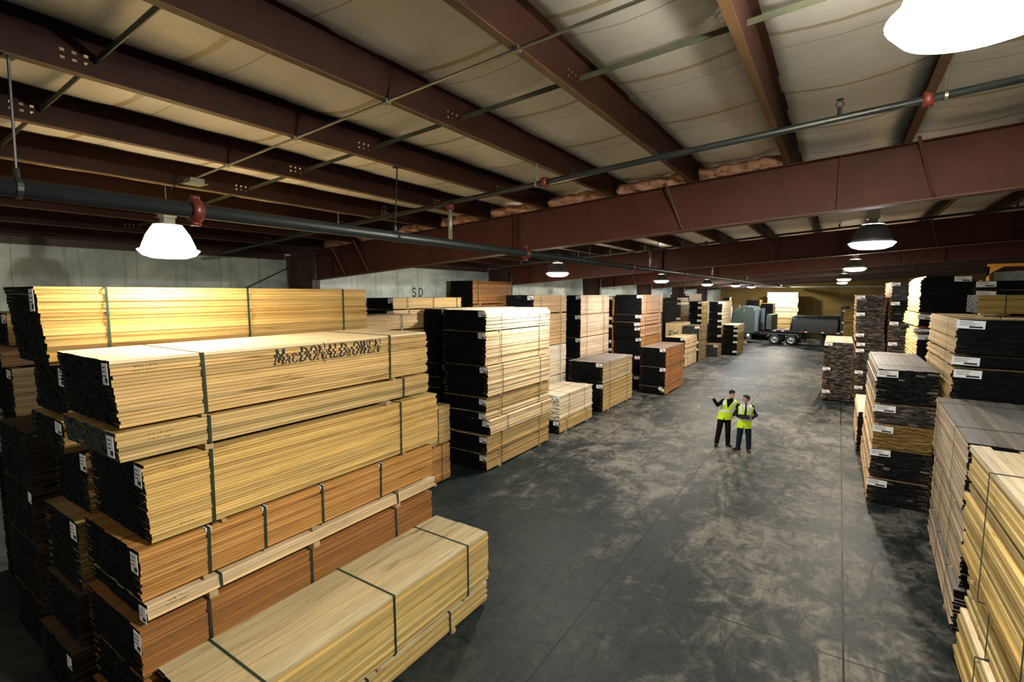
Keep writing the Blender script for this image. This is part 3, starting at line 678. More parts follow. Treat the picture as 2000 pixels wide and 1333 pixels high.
# stamp on the top near bundle: serif stencil letters printed across the board edges, broken by the shifted boards
def ring(x, y, cx, cy, rx, ry, ix, iy): return ((x-cx)/rx)**2+((y-cy)/ry)**2 <= 1 and ((x-cx)/ix)**2+((y-cy)/iy)**2 > 1
def bar(x, y, x0, y0, x1, y1, wd):                                # slanted bar with horizontal width wd
    if not min(y0, y1) <= y <= max(y0, y1): return False
    t = (y-y0)/(y1-y0); return abs(x-(x0+(x1-x0)*t)) <= wd/2
def bx_(x, y, x0, x1, y0, y1): return x0 <= x <= x1 and y0 <= y <= y1
def ser(x, y, cx, wd): return bx_(x, y, cx-wd, cx+wd, 0, .06) or bx_(x, y, cx-wd, cx+wd, .94, 1)
def glyph(ch, x, y):
    if ch == 'M': return bar(x, y, .10, 0, .16, 1, .09) or bar(x, y, .5, .12, .2, 1, .2) or bar(x, y, .5, .12, .8, 1, .09) or bar(x, y, .88, 0, .82, 1, .2) or bx_(x, y, 0, .25, 0, .06) or bx_(x, y, .74, 1, 0, .06) or bx_(x, y, .02, .28, .94, 1) or bx_(x, y, .74, .98, .94, 1)
    if ch == 'A': return bar(x, y, .1, 0, .5, 1, .10) or bar(x, y, .84, 0, .5, 1, .24) or bx_(x, y, .28, .7, .3, .38) or bx_(x, y, 0, .26, 0, .06) or bx_(x, y, .66, 1, 0, .06)
    if ch == 'C': return (ring(x, y, .52, .5, .5, .52, .28, .45) and not (x > .68 and .3 < y < .68))
    if ch == 'D': return bx_(x, y, .08, .30, 0, 1) or (x > .36 and ring(x, y, .34, .5, .64, .5, .40, .43)) or bx_(x, y, 0, .4, 0, .06) or bx_(x, y, 0, .4, .94, 1)
    if ch == 'O': return ring(x, y, .5, .5, .5, .52, .27, .46) and abs(x-.5) > .045
    if ch == 'N': return bar(x, y, .12, 0, .12, 1, .09) or bar(x, y, .84, 0, .16, 1, .24) or bar(x, y, .88, -.22, .88, 1.14, .09) or bx_(x, y, 0, .26, 0, .06) or bx_(x, y, 0, .24, .94, 1)
    if ch == 'n': return bar(x, y, .12, 0, .12, 1, .09) or bar(x, y, .84, 0, .16, 1, .24) or bar(x, y, .88, 0, .88, 1, .09) or bx_(x, y, 0, .26, 0, .06) or bx_(x, y, .76, 1, .94, 1)
    if ch == 'L': return bx_(x, y, .12, .36, 0, 1) or bx_(x, y, 0, .9, 0, .08) or bx_(x, y, .8, .9, 0, .26) or bx_(x, y, 0, .48, .94, 1)
    if ch == '&': return ring(x, y, .42, .72, .26, .28, .12, .16) or (ring(x, y, .4, .28, .4, .3, .2, .18)) or bar(x, y, .95, 0, .3, .75, .2)
    if ch == 'W': return bar(x, y, .27, 0, .1, 1, .18) or bar(x, y, .27, 0, .46, 1, .07) or bar(x, y, .68, 0, .5, 1, .18) or bar(x, y, .68, 0, .9, 1, .07) or bx_(x, y, 0, .24, .94, 1) or bx_(x, y, .8, 1, .94, 1) or bx_(x, y, .38, .62, .94, 1)
    if ch == 'E': return bx_(x, y, .1, .36, 0, 1) or bx_(x, y, 0, .88, 0, .07) or bx_(x, y, 0, .86, .93, 1) or bx_(x, y, .3, .66, .47, .54) or bx_(x, y, .78, .88, 0, .24) or bx_(x, y, .76, .86, .78, 1) or bx_(x, y, .58, .66, .38, .64)
def stamp(rec):
    root, face, (cx, cy, zb_) = rec
    mb = MB(); rnd = random.Random(4); y = 3.27; z_top = 4.195 - zb_; Hh = .185
    word = [('M', .19, 1), ('A', .12, .62), ('C', .13, .62), ('D', .17, 1), ('O', .17, 1), ('N', .16, 1), ('A', .16, 1), ('L', .13, 1), ('D', .17, 1), ('&', .10, .6), ('O', .17, 1), ('W', .20, 1), ('E', .14, 1), ('n', .17, 1)]
    shift = {i: rnd.uniform(-.009, .009) for i in range(len(face))}
    tot = sum(q[1] for q in word) + .012*len(word); sc = 1.62/tot
    nr = 44
    for ch, wd, hh in word:
        wd *= sc; hg = Hh*hh; z0 = z_top - Hh + (0.0 if hh == 1 else .0)
        for r in range(-10, nr+8):
            v0 = r/nr; v1 = (r+1)/nr; vm = (v0+v1)/2
            n = 36; u = -.05; start = None
            zz = z0 + vm*hg
            li = next((i for i, f_ in enumerate(face) if f_[0]-.0013 <= zz <= f_[1]+.0013), None)
            if li is None: continue
            xf = face[li][2] + .0015; sh = shift[li]
            for q in range(n+2):
                uu = q/n; on = q <= n and (glyph(ch, uu, vm) or glyph(ch, uu-.05, vm))
                if on and start is None: start = uu
                if not on and start is not None:
                    ya, yb = y+start*wd+sh-cy, y+uu*wd+sh-cy
                    mb.quad((xf, ya, z0+v0*hg), (xf, yb, z0+v0*hg), (xf, yb, z0+v1*hg), (xf, ya, z0+v1*hg)); start = None
        y += wd + .012*sc
    o = mb.build('stamp', M['ink'], root); o['label'] = 'black stencilled stamp reading MACDONALD&OWEN'
stamp(S1[0])
# white tabs folded over the strap tops of the orange brown bundle
root, face, (cx, cy, zb_) = S1[3]
for y in (2.44, 3.06, 3.83, 4.82):
    xf = max(f_[2] for f_ in face[-3:]) + .006; zt_ = face[-1][1]
    for dy in (-.028, .010):
        MB().box(xf-.06, xf+.002, y+dy-cy, y+dy+.02-cy, zt_+.002, zt_+.005).box(xf, xf+.003, y+dy-cy, y+dy+.02-cy, zt_-.035, zt_+.005).build('strap_tab', M['tag'], root)
# green letters on the pale end
mb = MB(); rec = EW[0]; yy_ = -2.7/2 - .06
for i, ch in enumerate('EW'):
    stroke_letter(mb, ch, (lambda u, v_, i=i: (-.25 + i*.34 + u*.3, yy_, .36 + v_*.5 + .06*u)), .2)
mb.build('stamp', M['greenink'], rec[0])
# hand written grade marks on board edges
def scribble(rec, y, z, word_w, lines, seed):
    root, face, (cx, cy, zb_) = rec; rnd = random.Random(seed); mb = MB()
    for l in range(lines):
        yy = y; zc = z - l*.045
        while yy < y + word_w:
            f_ = min(face, key=lambda q: abs((q[0]+q[1])/2 - (zc-zb_))); xf = f_[2] + .002
            pts = [(rnd.uniform(0, .018), rnd.uniform(-.014, .014)) for _ in range(3)]
            for p, q in zip(pts[:-1], pts[1:]):
                d = Vector((q[0]-p[0], q[1]-p[1]));
                if d.length < .004: continue
                n = Vector((-d.y, d.x)).normalized()*.002
                mb.quad(*[(xf, yy+a-cy, zc+b2-zb_) for a, b2 in ((p[0]+n.x, p[1]+n.y), (p[0]-n.x, p[1]-n.y), (q[0]-n.x, q[1]-n.y), (q[0]+n.x, q[1]+n.y))])
            yy += .022
    mb.build('grade_mark', M['ink'], root)
scribble(S1[0], 1.87, 4.17, .20, 2, 1); scribble(S1[1], 1.95, 3.49, .24, 2, 2); scribble(S1[2], 2.1, 3.12, .2, 1, 3)
scribble(S1[2], 2.15, 2.5, .22, 1, 4); scribble(S1[4], 2.0, 1.76, .2, 2, 5); scribble(S1[0], 5.0, 3.78, .3, 1, 6)

# ------------------------------------------------------------------ high bay lamps
m, nt, b = new_mat('lamp_shade_acrylic'); M['shade'] = m
tr = N(nt, 'ShaderNodeBsdfTranslucent'); tr.inputs[0].default_value = (.62, .60, .50, 1)
df = N(nt, 'ShaderNodeBsdfDiffuse'); df.inputs[0].default_value = (.55, .55, .48, 1)
ms = N(nt, 'ShaderNodeMixShader'); ms.inputs[0].default_value = .22
nt.links.new(df.outputs[0], ms.inputs[1]); nt.links.new(tr.outputs[0], ms.inputs[2]); nt.links.new(ms.outputs[0], nt.nodes['Material Output'].inputs[0])
M['shade_dark'] = plain('lamp_shade_dark', (.05, .05, .05), .45, .3)
M['housing'] = plain('lamp_housing_grey', (.42, .43, .38), .4, .2, .1)
M['lens'] = {}
m, nt, b = new_mat('lamp_shade_clear'); M['shade_clear'] = m
tr = N(nt, 'ShaderNodeBsdfTranslucent'); tr.inputs[0].default_value = (.85, .84, .80, 1)
tt = N(nt, 'ShaderNodeBsdfTransparent'); tt.inputs[0].default_value = (.9, .9, .88, 1)
ms = N(nt, 'ShaderNodeMixShader'); ms.inputs[0].default_value = .16
nt.links.new(tr.outputs[0], ms.inputs[1]); nt.links.new(tt.outputs[0], ms.inputs[2]); nt.links.new(ms.outputs[0], nt.nodes['Material Output'].inputs[0])
def lens_mat(i, c, f):
    m, nt, b = new_mat('lamp_lens_glow'); nt.nodes.remove(b)
    e = N(nt, 'ShaderNodeEmission'); e.inputs[0].default_value = (*c, 1); e.inputs[1].default_value = 22*min(1, max(.25, f))
    t = N(nt, 'ShaderNodeBsdfTransparent'); ms = N(nt, 'ShaderNodeMixShader'); ms.inputs[0].default_value = .3
    nt.links.new(t.outputs[0], ms.inputs[1]); nt.links.new(e.outputs[0], ms.inputs[2]); nt.links.new(ms.outputs[0], nt.nodes['Material Output'].inputs[0])
    return m
LL = ['in the upper right corner of the roof', 'over the near left stacks beside the black pipe', 'over the tall bright stack', 'in front of the second girder, right of the aisle',
      'lower right, beyond the second girder', 'over the tall salmon stack', 'over the pale stacks before the truck', 'above the far right stack, nearer of the pair', 'over the truck cab', 'above the far right stack, farther of the pair', 'farthest one beyond the truck cab', 'small in the distance above the bright stack behind the truck', 'behind the viewpoint in the near left bay']
for i, (x, y, z, c, f) in enumerate(LAMPS):
    ct = c
    root = thing('high_bay_lamp', f'round high bay lamp {LL[i]}', 'lamp', (x, y, z), 0, 'high bay lamps')
    MB().lathe([(.13, .295), (.165, .28), (.225, .18), (.27, .066), (.29, 0), (.284, 0), (.263, .066), (.219, .176), (.156, .272)], n=36).build('lamp_shade', M['shade_clear'] if i == 0 else M['shade'] if i == 1 else M['shade_dark'], root, True)
    MB().lathe([(.31, .010), (.322, 0), (.27, -.06), (.18, -.092), (.001, -.10)], n=36).build('lamp_lens', lens_mat(i, c, f), root, True)
    MB().lathe([(.156, .296), (.156, .305), (.001, .305)], n=24).build('shade_collar', M['housing'], root)
    MB().box(-.06, .06, -.06, .06, .306, .38).box(-.082, .082, -.07, .07, .38, .54).build('ballast_housing', M['housing'], root)
    zt = zp(min(PUR, key=lambda p: abs(p-x))) - z
    if abs(x) < 1 or x > -6: MB().box(-.62-x, .61-x, -.02, .02, zt-.045, zt-.012).build('mounting_bar', M['galv'], root)
    MB().tube([(0, 0, .54), (.0, 0, .57), (.025, 0, .595), (0, 0, .62), (-.016, 0, .59)], .007, 6).build('hook', M['pipe'], root)
    MB().tube([(0, 0, .605), (0, 0, max(.65, zt-.005))], .005, 6).build('hanging_chain', M['galv'], root)
    ld = bpy.data.lights.new('lamp_bulb', 'POINT'); ld.energy = LAMP_W*f; ld.color = c; ld.shadow_soft_size = .10
    lo = bpy.data.objects.new('lamp_bulb', ld); COL.objects.link(lo); lo.parent = root; lo.location = (0, 0, .03)

# ------------------------------------------------------------------ pipes and conduits
def single(mb, name, mt, label, cat, group=None, smooth=True):
    return tag(mb.build(name, mt, None, smooth), label, cat, group)
mx, mz = -4.36, 5.514
main = MB().tube([(mx, -8.8, mz), (mx, 60, mz)], .059, 16).build('sprinkler_main', M['pipe'], None, True)
tag(main, 'thick black sprinkler main pipe running the length of the roof', 'pipe')
for y in (1.98, 7.0, 12.0, 17.0):
    MB().lathe([(.061, -.04), (.088, -.04), (.094, 0), (.088, .04), (.061, .04)], (mx, y, mz), 20, 0, 1).box(mx-.025, mx+.025, y-.033, y+.033, mz+.086, mz+.119).box(mx-.025, mx+.025, y-.033, y+.033, mz-.119, mz-.086).build('grooved_coupling', M['redfit'], main, True)
def hanger(y, label):
    h = MB().tube([(-4.31, y, zp(-4.31)), (mx, y, mz+.11)], .008, 6).lathe([(.0605, -.015), (.068, -.015), (.068, .015), (.0605, .015)], (mx, y, mz), 18, 0, 1)
    h.box(-4.35, -4.26, y-.03, y+.03, zp(-4.3)-.02, zp(-4.3)-.008).tube([(mx, y, mz+.062), (mx, y, mz+.12)], .016, 8)
    tag(h.build('pipe_hanger', M['pipe']), label, 'pipe hanger', 'hangers of the sprinkler main')
for y, lb in ((.95, 'far left'), (4.14, 'before the nearest girder'), (9.5, 'beyond the nearest girder'), (14.0, 'before the second girder')):
    hanger(y, f'rod hanger holding the black sprinkler main, {lb}')
BY = [5.17, 13.6, 21.6, 30.8]
for bi, y in enumerate(BY):
    p0 = (-10.33, y, 5.678); p1 = (8, y, 5.678+18.33*.064)
    zb_ = lambda x: 5.678 + (x+10.33)*.064
    br = MB().tube([p0, p1], .031 if bi == 0 else .026, 12).build('sprinkler_branch', M['pipe'], None, True)
    tag(br, ['black sprinkler branch pipe crossing under the near purlins', 'sprinkler branch pipe just beyond the nearest girder', 'sprinkler branch pipe beyond the second girder', 'sprinkler branch pipe beyond the third girder'][bi], 'pipe', 'sprinkler branches')
    MB().tube([(mx-.04, y, mz+.04), (mx-.04, y, zb_(mx)-.02)], .028, 10).build('riser_nipple', M['galv'], br, True)
    MB().lathe([(.033, -.04), (.057, -.033), (.061, 0), (.057, .033), (.033, .04)], (mx-.04, y, zb_(mx)-.05), 14).build('riser_clamp', M['redfit'], br, True)
    for xx in (-2.95, .5):
        MB().lathe([(.033, -.033), (.057, -.033), (.061, 0), (.057, .033), (.033, .033)], (xx, y, zb_(xx)), 16, 0, 0).build('grooved_coupling', M['redfit'], br, True)
    for xx in (-7.7, -5.66, -.08, 2.8):
        hd = MB().tube([(xx, y, zb_(xx)+.02), (xx, y, zb_(xx)+.09)], .017, 8)
        for sg in (-1, 1): hd.tube([(xx+sg*.02, y, zb_(xx)+.09), (xx+sg*.028, y, zb_(xx)+.12), (xx, y, zb_(xx)+.155)], .006, 5)
        hd.lathe([(.001, .158), (.03, .156), (.03, .152), (.001, .152)], (xx, y, zb_(xx)), 10)
        hd.build('sprinkler_head', M['pipe'], br)
    for xx in (-6.725, -3.06, .607, 3.05):
        MB().tube([(xx, y, zp(xx)), (xx, y, zb_(xx)+.03)], .007, 6).lathe([(.033, -.01), (.038, -.01), (.038, .01), (.033, .01)], (xx, y, zb_(xx)), 14, 0, 0).build('rod_hanger', M['galv'], br)
cy_ = 2.84
cd = MB().tube([(-6.19, cy_, zp(-6.19)-.025), (6, cy_, zp(6)-.025)], .0115, 8).build('electrical_conduit', M['galv'], None, True)
tag(cd, 'slim grey electrical conduit running across the near purlins', 'conduit')
MB().box(-6.30, -6.15, cy_-.075, cy_+.075, zp(-6.2)-.082, zp(-6.2)-.03).box(-6.325, -6.125, cy_-.10, cy_+.10, zp(-6.2)-.092, zp(-6.2)-.082).build('junction_box', M['galv'], cd)
MB().tube([(-6.28, cy_, zp(-6.2)-.05), (-6.44, cy_-.02, zp(-6.4)-.016), (-6.66, cy_-.05, zp(-6.7)-.05), (-6.74, cy_-.07, 5.98), (-6.70, cy_-.08, 5.86)], .008, 6).build('lamp_cable', M['pipe'], cd, True)
for xx in (-5.5, -4.28, -3.06, -1.84): MB().box(xx-.025, xx+.025, cy_-.025, cy_+.025, zp(xx)-.04, zp(xx)-.009).build('conduit_clip', M['galv'], cd)
for y, lb in ((9.84, 'beyond the nearest girder'), (19.7, 'beyond the second girder')):
    tag(MB().tube([(-8, y, zp(-8)-.025), (9, y, zp(9)-.025)], .010, 6).build('electrical_conduit', M['pipe']), f'thin dark electrical conduit crossing {lb}', 'conduit')
# purlin bridging angles on two lines
for li, y in enumerate((1.27, 3.65)):
    for a, c in zip(PUR[:-1], PUR[1:]):
        if c > 4.5 or a < -11: continue
        mb = MB(); mb.prism([(a+.008, zp(a)+.123), (c-.008, zp(c)+.123), (c-.008, zp(c)+.128), (a+.008, zp(a)+.128)], 1, y+.10, y+.137)
        mb.prism([(a+.008, zp(a)+.086), (c-.008, zp(c)+.086), (c-.008, zp(c)+.123), (a+.008, zp(a)+.123)], 1, y+.10, y+.105)
        k = [round(q, 2) for q in PUR].index(round(a, 2))
        tag(mb.build('bridging_angle', M['bridge']), f'green grey bridging angle of the {"nearer" if li == 0 else "farther"} line, after the {NTH[k]} purlin', 'bridging angle', 'purlin bridging angles')

# ------------------------------------------------------------------ people
def pmat(n, c, r=.6, sp=.3): return plain(n, c, r, 0, .08, 12, sp)
M['skin'] = pmat('skin', (.52, .30, .20), .5); M['hair'] = pmat('black_hair', (.012, .010, .009), .45)
M['blackcloth'] = pmat('black_cloth', (.006, .0065, .008), .8, .1); M['navy'] = pmat('navy_cloth', (.008, .014, .024), .8, .1); M['jeans'] = pmat('dark_blue_cloth', (.010, .020, .031), .8, .1)
M['hivis'] = pmat('lime_vest', (.62, .90, .03), .6); M['silver'] = pmat('reflective_tape', (.78, .80, .80), .35); M['shirt'] = pmat('white_shirt', (.75, .76, .78))
M['shoe'] = pmat('black_leather', (.014, .013, .013), .25, .5); M['brownshoe'] = pmat('brown_leather', (.06, .025, .015), .3, .5); M['eye'] = pmat('eye_white', (.75, .75, .72), .3)
M['iris'] = pmat('dark_iris', (.02, .012, .01), .2); M['lip'] = pmat('lip', (.42, .17, .13), .5)
def fuse(mb, name, mt, parent, vox=.008, it=3):
    o = mb.build(name, mt, parent, True)
    r = o.modifiers.new('r', 'REMESH'); r.mode = 'VOXEL'; r.voxel_size = vox; r.use_smooth_shade = True
    s = o.modifiers.new('s', 'SMOOTH'); s.factor = .5; s.iterations = it
    return o
def person(name_label, loc, rz, J, head_yaw, head_tilt, cl):
    V3 = lambda k: Vector(J[k])
    root = thing('person', name_label, 'person', loc, rz)
    H = Matrix.Translation(V3('head')) @ Matrix.Rotation(head_tilt, 4, 'Y') @ Matrix.Rotation(head_yaw, 4, 'Z')
    b = MB()
    # torso, neck, limbs of the body under the clothes
    b.limb([V3('hip'), V3('waist'), V3('chest')], [.12, .115, .13], 14)
    b.limb([V3('chest'), V3('neck')], [.12, .06], 14); b.limb([V3('neck'), V3('head')-Vector((0, 0, .06))], [.056, .054])
    for s in 'RL':
        b.limb([V3('neck')-Vector((0, 0, .10)), V3('sh'+s)*.93+V3('chest')*.07-Vector((0, 0, .025)), V3('el'+s), V3('wr'+s)], [.05, .048, .042, .030])
        b.limb([V3('hj'+s), V3('kn'+s), V3('an'+s)], [.085, .056, .038])
        b.limb([V3('an'+s)-Vector((0, 0, .03)), V3('to'+s)], [.03, .018])
        # hand: palm, four unequal bent fingers, a thumb from the side of the palm
        wv = V3('wr'+s); d = (Vector(J['hd'+s])).normalized(); up = Vector(J.get('hn'+s, (0, 0, 1))); sd = d.cross(up).normalized(); up = sd.cross(d).normalized()
        curl = J.get('cu'+s, .5); sgn = 1 if s == 'L' else -1
        for q in (-1, 0, 1): b.limb([wv + sd*q*.016, wv + d*.085 + sd*q*.024], [.020, .016], 8)
        for q, ln in zip((-1.5, -.5, .5, 1.5), ((.062, .076, .080, .072) if sgn > 0 else (.072, .080, .076, .062))):
            p0 = wv + d*.088 + sd*q*.019; p1 = p0 + (d*math.cos(curl*.5) - up*math.sin(curl*.5))*ln*.5 + sd*q*.003; p2 = p1 + (d*math.cos(curl*1.3) - up*math.sin(curl*1.3))*ln*.5
            b.limb([p0, p1, p2], [.0095, .009, .0078], 8)
        t0 = wv + d*.03 + sd*(-sgn)*.03; b.limb([t0, t0 + d*.028 + sd*(-sgn)*.024 - up*.01, t0 + d*.062 + sd*(-sgn)*.028 - up*.018], [.013, .011, .009], 8)
    k = len(b.v)
    b.ellip((0, .01, .02), (.076, .094, .108), 18, 12)                 # cranium
    b.ellip((0, -.028, -.052), (.058, .062, .070), 16, 10)             # jaw
    b.ellip((0, -.068, -.098), (.024, .022, .018), 10, 6)              # chin
    b.limb([(0, -.090, .012), (0, -.106, -.024)], [.010, .015], 8)     # nose
    for s in (-1, 1):
        b.ellip((s*.078, .008, -.008), (.012, .022, .034), 8, 6)       # ears
        b.ellip((s*.036, -.056, -.030), (.022, .018, .022), 8, 6)      # cheeks
        b.limb([(s*.016, -.084, .028), (s*.052, -.070, .028)], [.009, .008], 8)   # brow ridge
    b.rot_from(k, H)
    fuse(b, 'body', M['skin'], root, .0065, 3)
    fc = MB(); 
    for s in (-1, 1): fc.ellip((s*.032, -.0815, .006), (.013, .007, .007), 10, 6, 0); fc.ellip((s*.032, -.0875, .006), (.0058, .003, .0058), 8, 5, 1)
    fc.limb([(-.024, -.0865, -.058), (0, -.0915, -.060), (.024, -.0865, -.058)], [.004, .0065, .004], 6)
    fc.mi += [2]*(len(fc.f)-len(fc.mi)); n_l = len(fc.f)
    for i in range(len(fc.f)):
        pass
    for s in (-1, 1): fc.limb([(s*.014, -.0945, .036), (s*.052, -.080, .034)], [.0045, .004], 6)
    # colour the mouth and brows
    nlip = 3*0
    fc.rot_from(0, H)
    mi = fc.mi; cnt_eye = 2*(10*6 + 8*5)
    for i in range(cnt_eye, len(mi)): mi[i] = 3
    for i in range(cnt_eye, cnt_eye + (len(mi)-cnt_eye)*4//10): mi[i] = 2
    fc.build('face_features', [M['eye'], M['iris'], M['lip'], M['hair']], root, True)
    hr = MB(); hk = cl['hair']
    hr.ellip((0, .022, .050), (.083*hk, .096*hk, .088*hk), 16, 10); hr.ellip((0, .055, .0), (.074, .062, .075), 14, 9)
    for s in (-1, 1): hr.ellip((s*.070, .012, .030), (.018, .045, .040), 10, 7)
    hr.ellip((.01, -.055, .098), (.062*hk, .045, .034*hk), 12, 8)
    hr.rot_from(0, H); fuse(hr, 'hair', M['hair'], root, .008, 2)
    if cl.get('glasses'):
        g = MB()
        for s in (-1, 1):
            pts = [(s*.034 + .021*math.cos(t), -.096, .006 + .016*math.sin(t)) for t in [2*math.pi*i/12 for i in range(13)]]
            g.tube(pts, .0026, 5, 0, False); g.tube([(s*.054, -.095, .010), (s*.080, .0, .008)], .0026, 5)
        g.tube([(-.013, -.097, .010), (.013, -.097, .010)], .0026, 5); g.rot_from(0, H); g.build('glasses', M['blackcloth'], root)
    t = MB()
    t.limb([V3('hip')+Vector((0, 0, .05)), V3('hip')-Vector((0, 0, .03))], [.135, .14], 14)
    for s in 'RL':
        t.limb([V3('hj'+s), V3('kn'+s), V3('an'+s)-Vector((0, 0, .02))], [.107, .085, .070], 14)
    fuse(t, 'trousers', cl['trousers'], root, .010, 3)
    for s in 'RL':
        sh = MB(); a = V3('an'+s); to = V3('to'+s); d = (to-a); d.z = 0; d.normalize()
        sh.limb([Vector((a.x, a.y, .045)) - d*.05, Vector((a.x, a.y, .05)) + d*.03, Vector((a.x, a.y, .036)) + d*.17], [.047, .050, .036], 12)
        for i, p in enumerate(sh.v): sh.v[i] = (p[0], p[1], max(.004, p[2]))
        fuse(sh, 'shoe', cl['shoe'], root, .008, 2)
    j = MB()
    j.limb([V3('hip')+Vector((0, 0, -.02)), V3('waist'), V3('chest')], [.145, .14, .15], 16)
    j.limb([V3('chest'), V3('neck')-Vector((0, 0, .03))], [.14, .072], 14)
    for s in 'RL':
        j.limb([V3('neck')-Vector((0, 0, .09)), V3('sh'+s)*.93+V3('chest')*.07-Vector((0, 0, .02)), V3('el'+s), V3('wr'+s) - (V3('wr'+s)-V3('el'+s)).normalized()*.015], [.07, .070, .060, .046], 12)
    fuse(j, 'jacket', cl['jacket'], root, .010, 3)
    # vest: rings up the trunk, V neck cut out of the front, tape bands as its pattern
    z0 = cl['vest_z']; zt = J['neck'][2] - .02; NZ, NT = 84, 128
    def axis(z):
        a, c = (V3('hip'), V3('chest')) if z < J['chest'][2] else (V3('chest'), V3('neck'))
        q = (z-a.z)/(c.z-a.z); return a + (c-a)*q
    def rad(z):
        u = (z-z0)/(zt-z0)
        prof = [(0, .215, .178), (.3, .208, .170), (.6, .212, .172), (.76, .228, .165), (.87, .232, .140), (.95, .175, .105), (1, .100, .085)]
        for p, q in zip(prof[:-1], prof[1:]):
            if u <= q[0]+1e-6:
                f = (u-p[0])/(q[0]-p[0]); return p[1]+(q[1]-p[1])*f, p[2]+(q[2]-p[2])*f
        return prof[-1][1:]
    def ringpt(z, t, grow=0):
        rx, ry = rad(z); a = axis(z); fold = 1 + .018*math.sin(5*t+z*9)*(1 if z < zt-.2 else 0)
        return (a.x + (rx+grow)*fold*math.sin(t), a.y - (ry+grow)*fold*math.cos(t), z)
    vm = MB()
    for i in range(NZ+1):
        for q in range(NT): vm.v.append(ringpt(z0+(zt-z0)*i/NZ, 2*math.pi*(q+.5)/NT))
    vz = cl['v_z']
    for i in range(NZ):
        zm = z0 + (zt-z0)*(i+.5)/NZ
        for q in range(NT):
            t_ = 2*math.pi*(q+1)/NT; tt = (t_+math.pi) % (2*math.pi) - math.pi
            xw = rad(zm)[0]*abs(math.sin(tt))
            if abs(tt) < 1.5 and zm > vz and xw < .012 + (zm-vz)/(zt-vz)*.105: continue
            if abs(tt) < .07 and zm < z0+.06: continue
            band = 0
            if cl['band'][0] < zm < cl['band'][1]: band = 1
            if zm > cl['band'][1] and .105 < xw < .15 and zm < zt-.02: band = 1
            if zm > cl['band'][1] and .66 < abs(tt) < .9: band = 1
            vm.f.append((i*NT+q, i*NT+(q+1) % NT, (i+1)*NT+(q+1) % NT, (i+1)*NT+q)); vm.mi.append(band)
    vo = vm.build('safety_vest', [M['hivis'], M['silver']], root, True)
    so = vo.modifiers.new('t', 'SOLIDIFY'); so.thickness = .012; so.offset = -1
    if cl.get('shirt'):
        s_ = MB(); rows = 10
        for i in range(rows):
            za = vz-.02 + (zt+.02-vz)*i/rows; zc = vz-.02 + (zt+.02-vz)*(i+1)/rows
            for q in range(-4, 4):
                ws = [.03 + .085*(z-vz+.02)/(zt-vz+.04) for z in (za, zc)]
                P = lambda z, f, w_: ringpt(min(z, zt), math.asin(max(-1, min(1, f*w_/4/rad(min(z, zt))[0]))), -.010)[:2] + (z,)
                s_.quad(P(za, q, ws[0]), P(za, q+1, ws[0]), P(zc, q+1, ws[1]), P(zc, q, ws[1]))
        s_.build('shirt_front', cl['shirt'], root)
        nb = V3('neck')
        MB().lathe([(.066, -.02), (.070, .02), (.062, .035)], (nb.x, nb.y, nb.z), 16).build('shirt_collar', cl['shirt'], root, True)
    if cl.get('tie'):
        ti = MB(); za, zc = vz-.01, zt+.015
        pc = ringpt(min(zc, zt), 0, .012)
        for q in range(8):
            z1_, z2_ = za + (zc-za)*q/8, za + (zc-za)*(q+1)/8; w1, w2 = .032 - .016*q/8, .032 - .016*(q+1)/8
            p1, p2 = ringpt(min(z1_, zt), 0, .009), ringpt(min(z2_, zt), 0, .009)
            ti.quad((p1[0]-w1, p1[1], z1_), (p1[0]+w1, p1[1], z1_), (p2[0]+w2, p2[1], z2_), (p2[0]-w2, p2[1], z2_))
        ti.box(pc[0]-.022, pc[0]+.022, pc[1]-.012, pc[1]+.008, zc-.01, zc+.035)
        o = ti.build('tie', cl['tie'], root); o.modifiers.new('t', 'SOLIDIFY').thickness = .006
    return root
person('man in black clothes and lime safety vest pointing with his raised arm', (-2.88, 16.63, 0), R(10),
       dict(hip=(.03, 0, .97), waist=(.07, 0, 1.14), chest=(.13, 0, 1.36), neck=(.19, -.01, 1.56), head=(.215, -.03, 1.70),
            shR=(-.05, 0, 1.48), elR=(-.19, -.17, 1.34), wrR=(-.32, -.33, 1.56), hdR=(-.5, -.35, .35), cuR=.25, hnR=(.3, -.3, 1),
            shL=(.33, .01, 1.48), elL=(.41, .16, 1.20), wrL=(.28, -.02, 1.02), hdL=(-.5, -.35, -.6), cuL=.9, hnL=(0, -1, .2),
            hjR=(-.06, 0, .93), knR=(-.12, -.03, .50), anR=(-.18, 0, .09), toR=(-.21, -.15, .03),
            hjL=(.12, 0, .93), knL=(.14, -.03, .50), anL=(.155, .03, .09), toL=(.25, -.10, .03)), R(18), R(4),
       dict(hair=1.08, glasses=True, trousers=M['blackcloth'], jacket=M['blackcloth'], shoe=M['shoe'], vest_z=.88, v_z=1.28, band=(1.13, 1.20)))
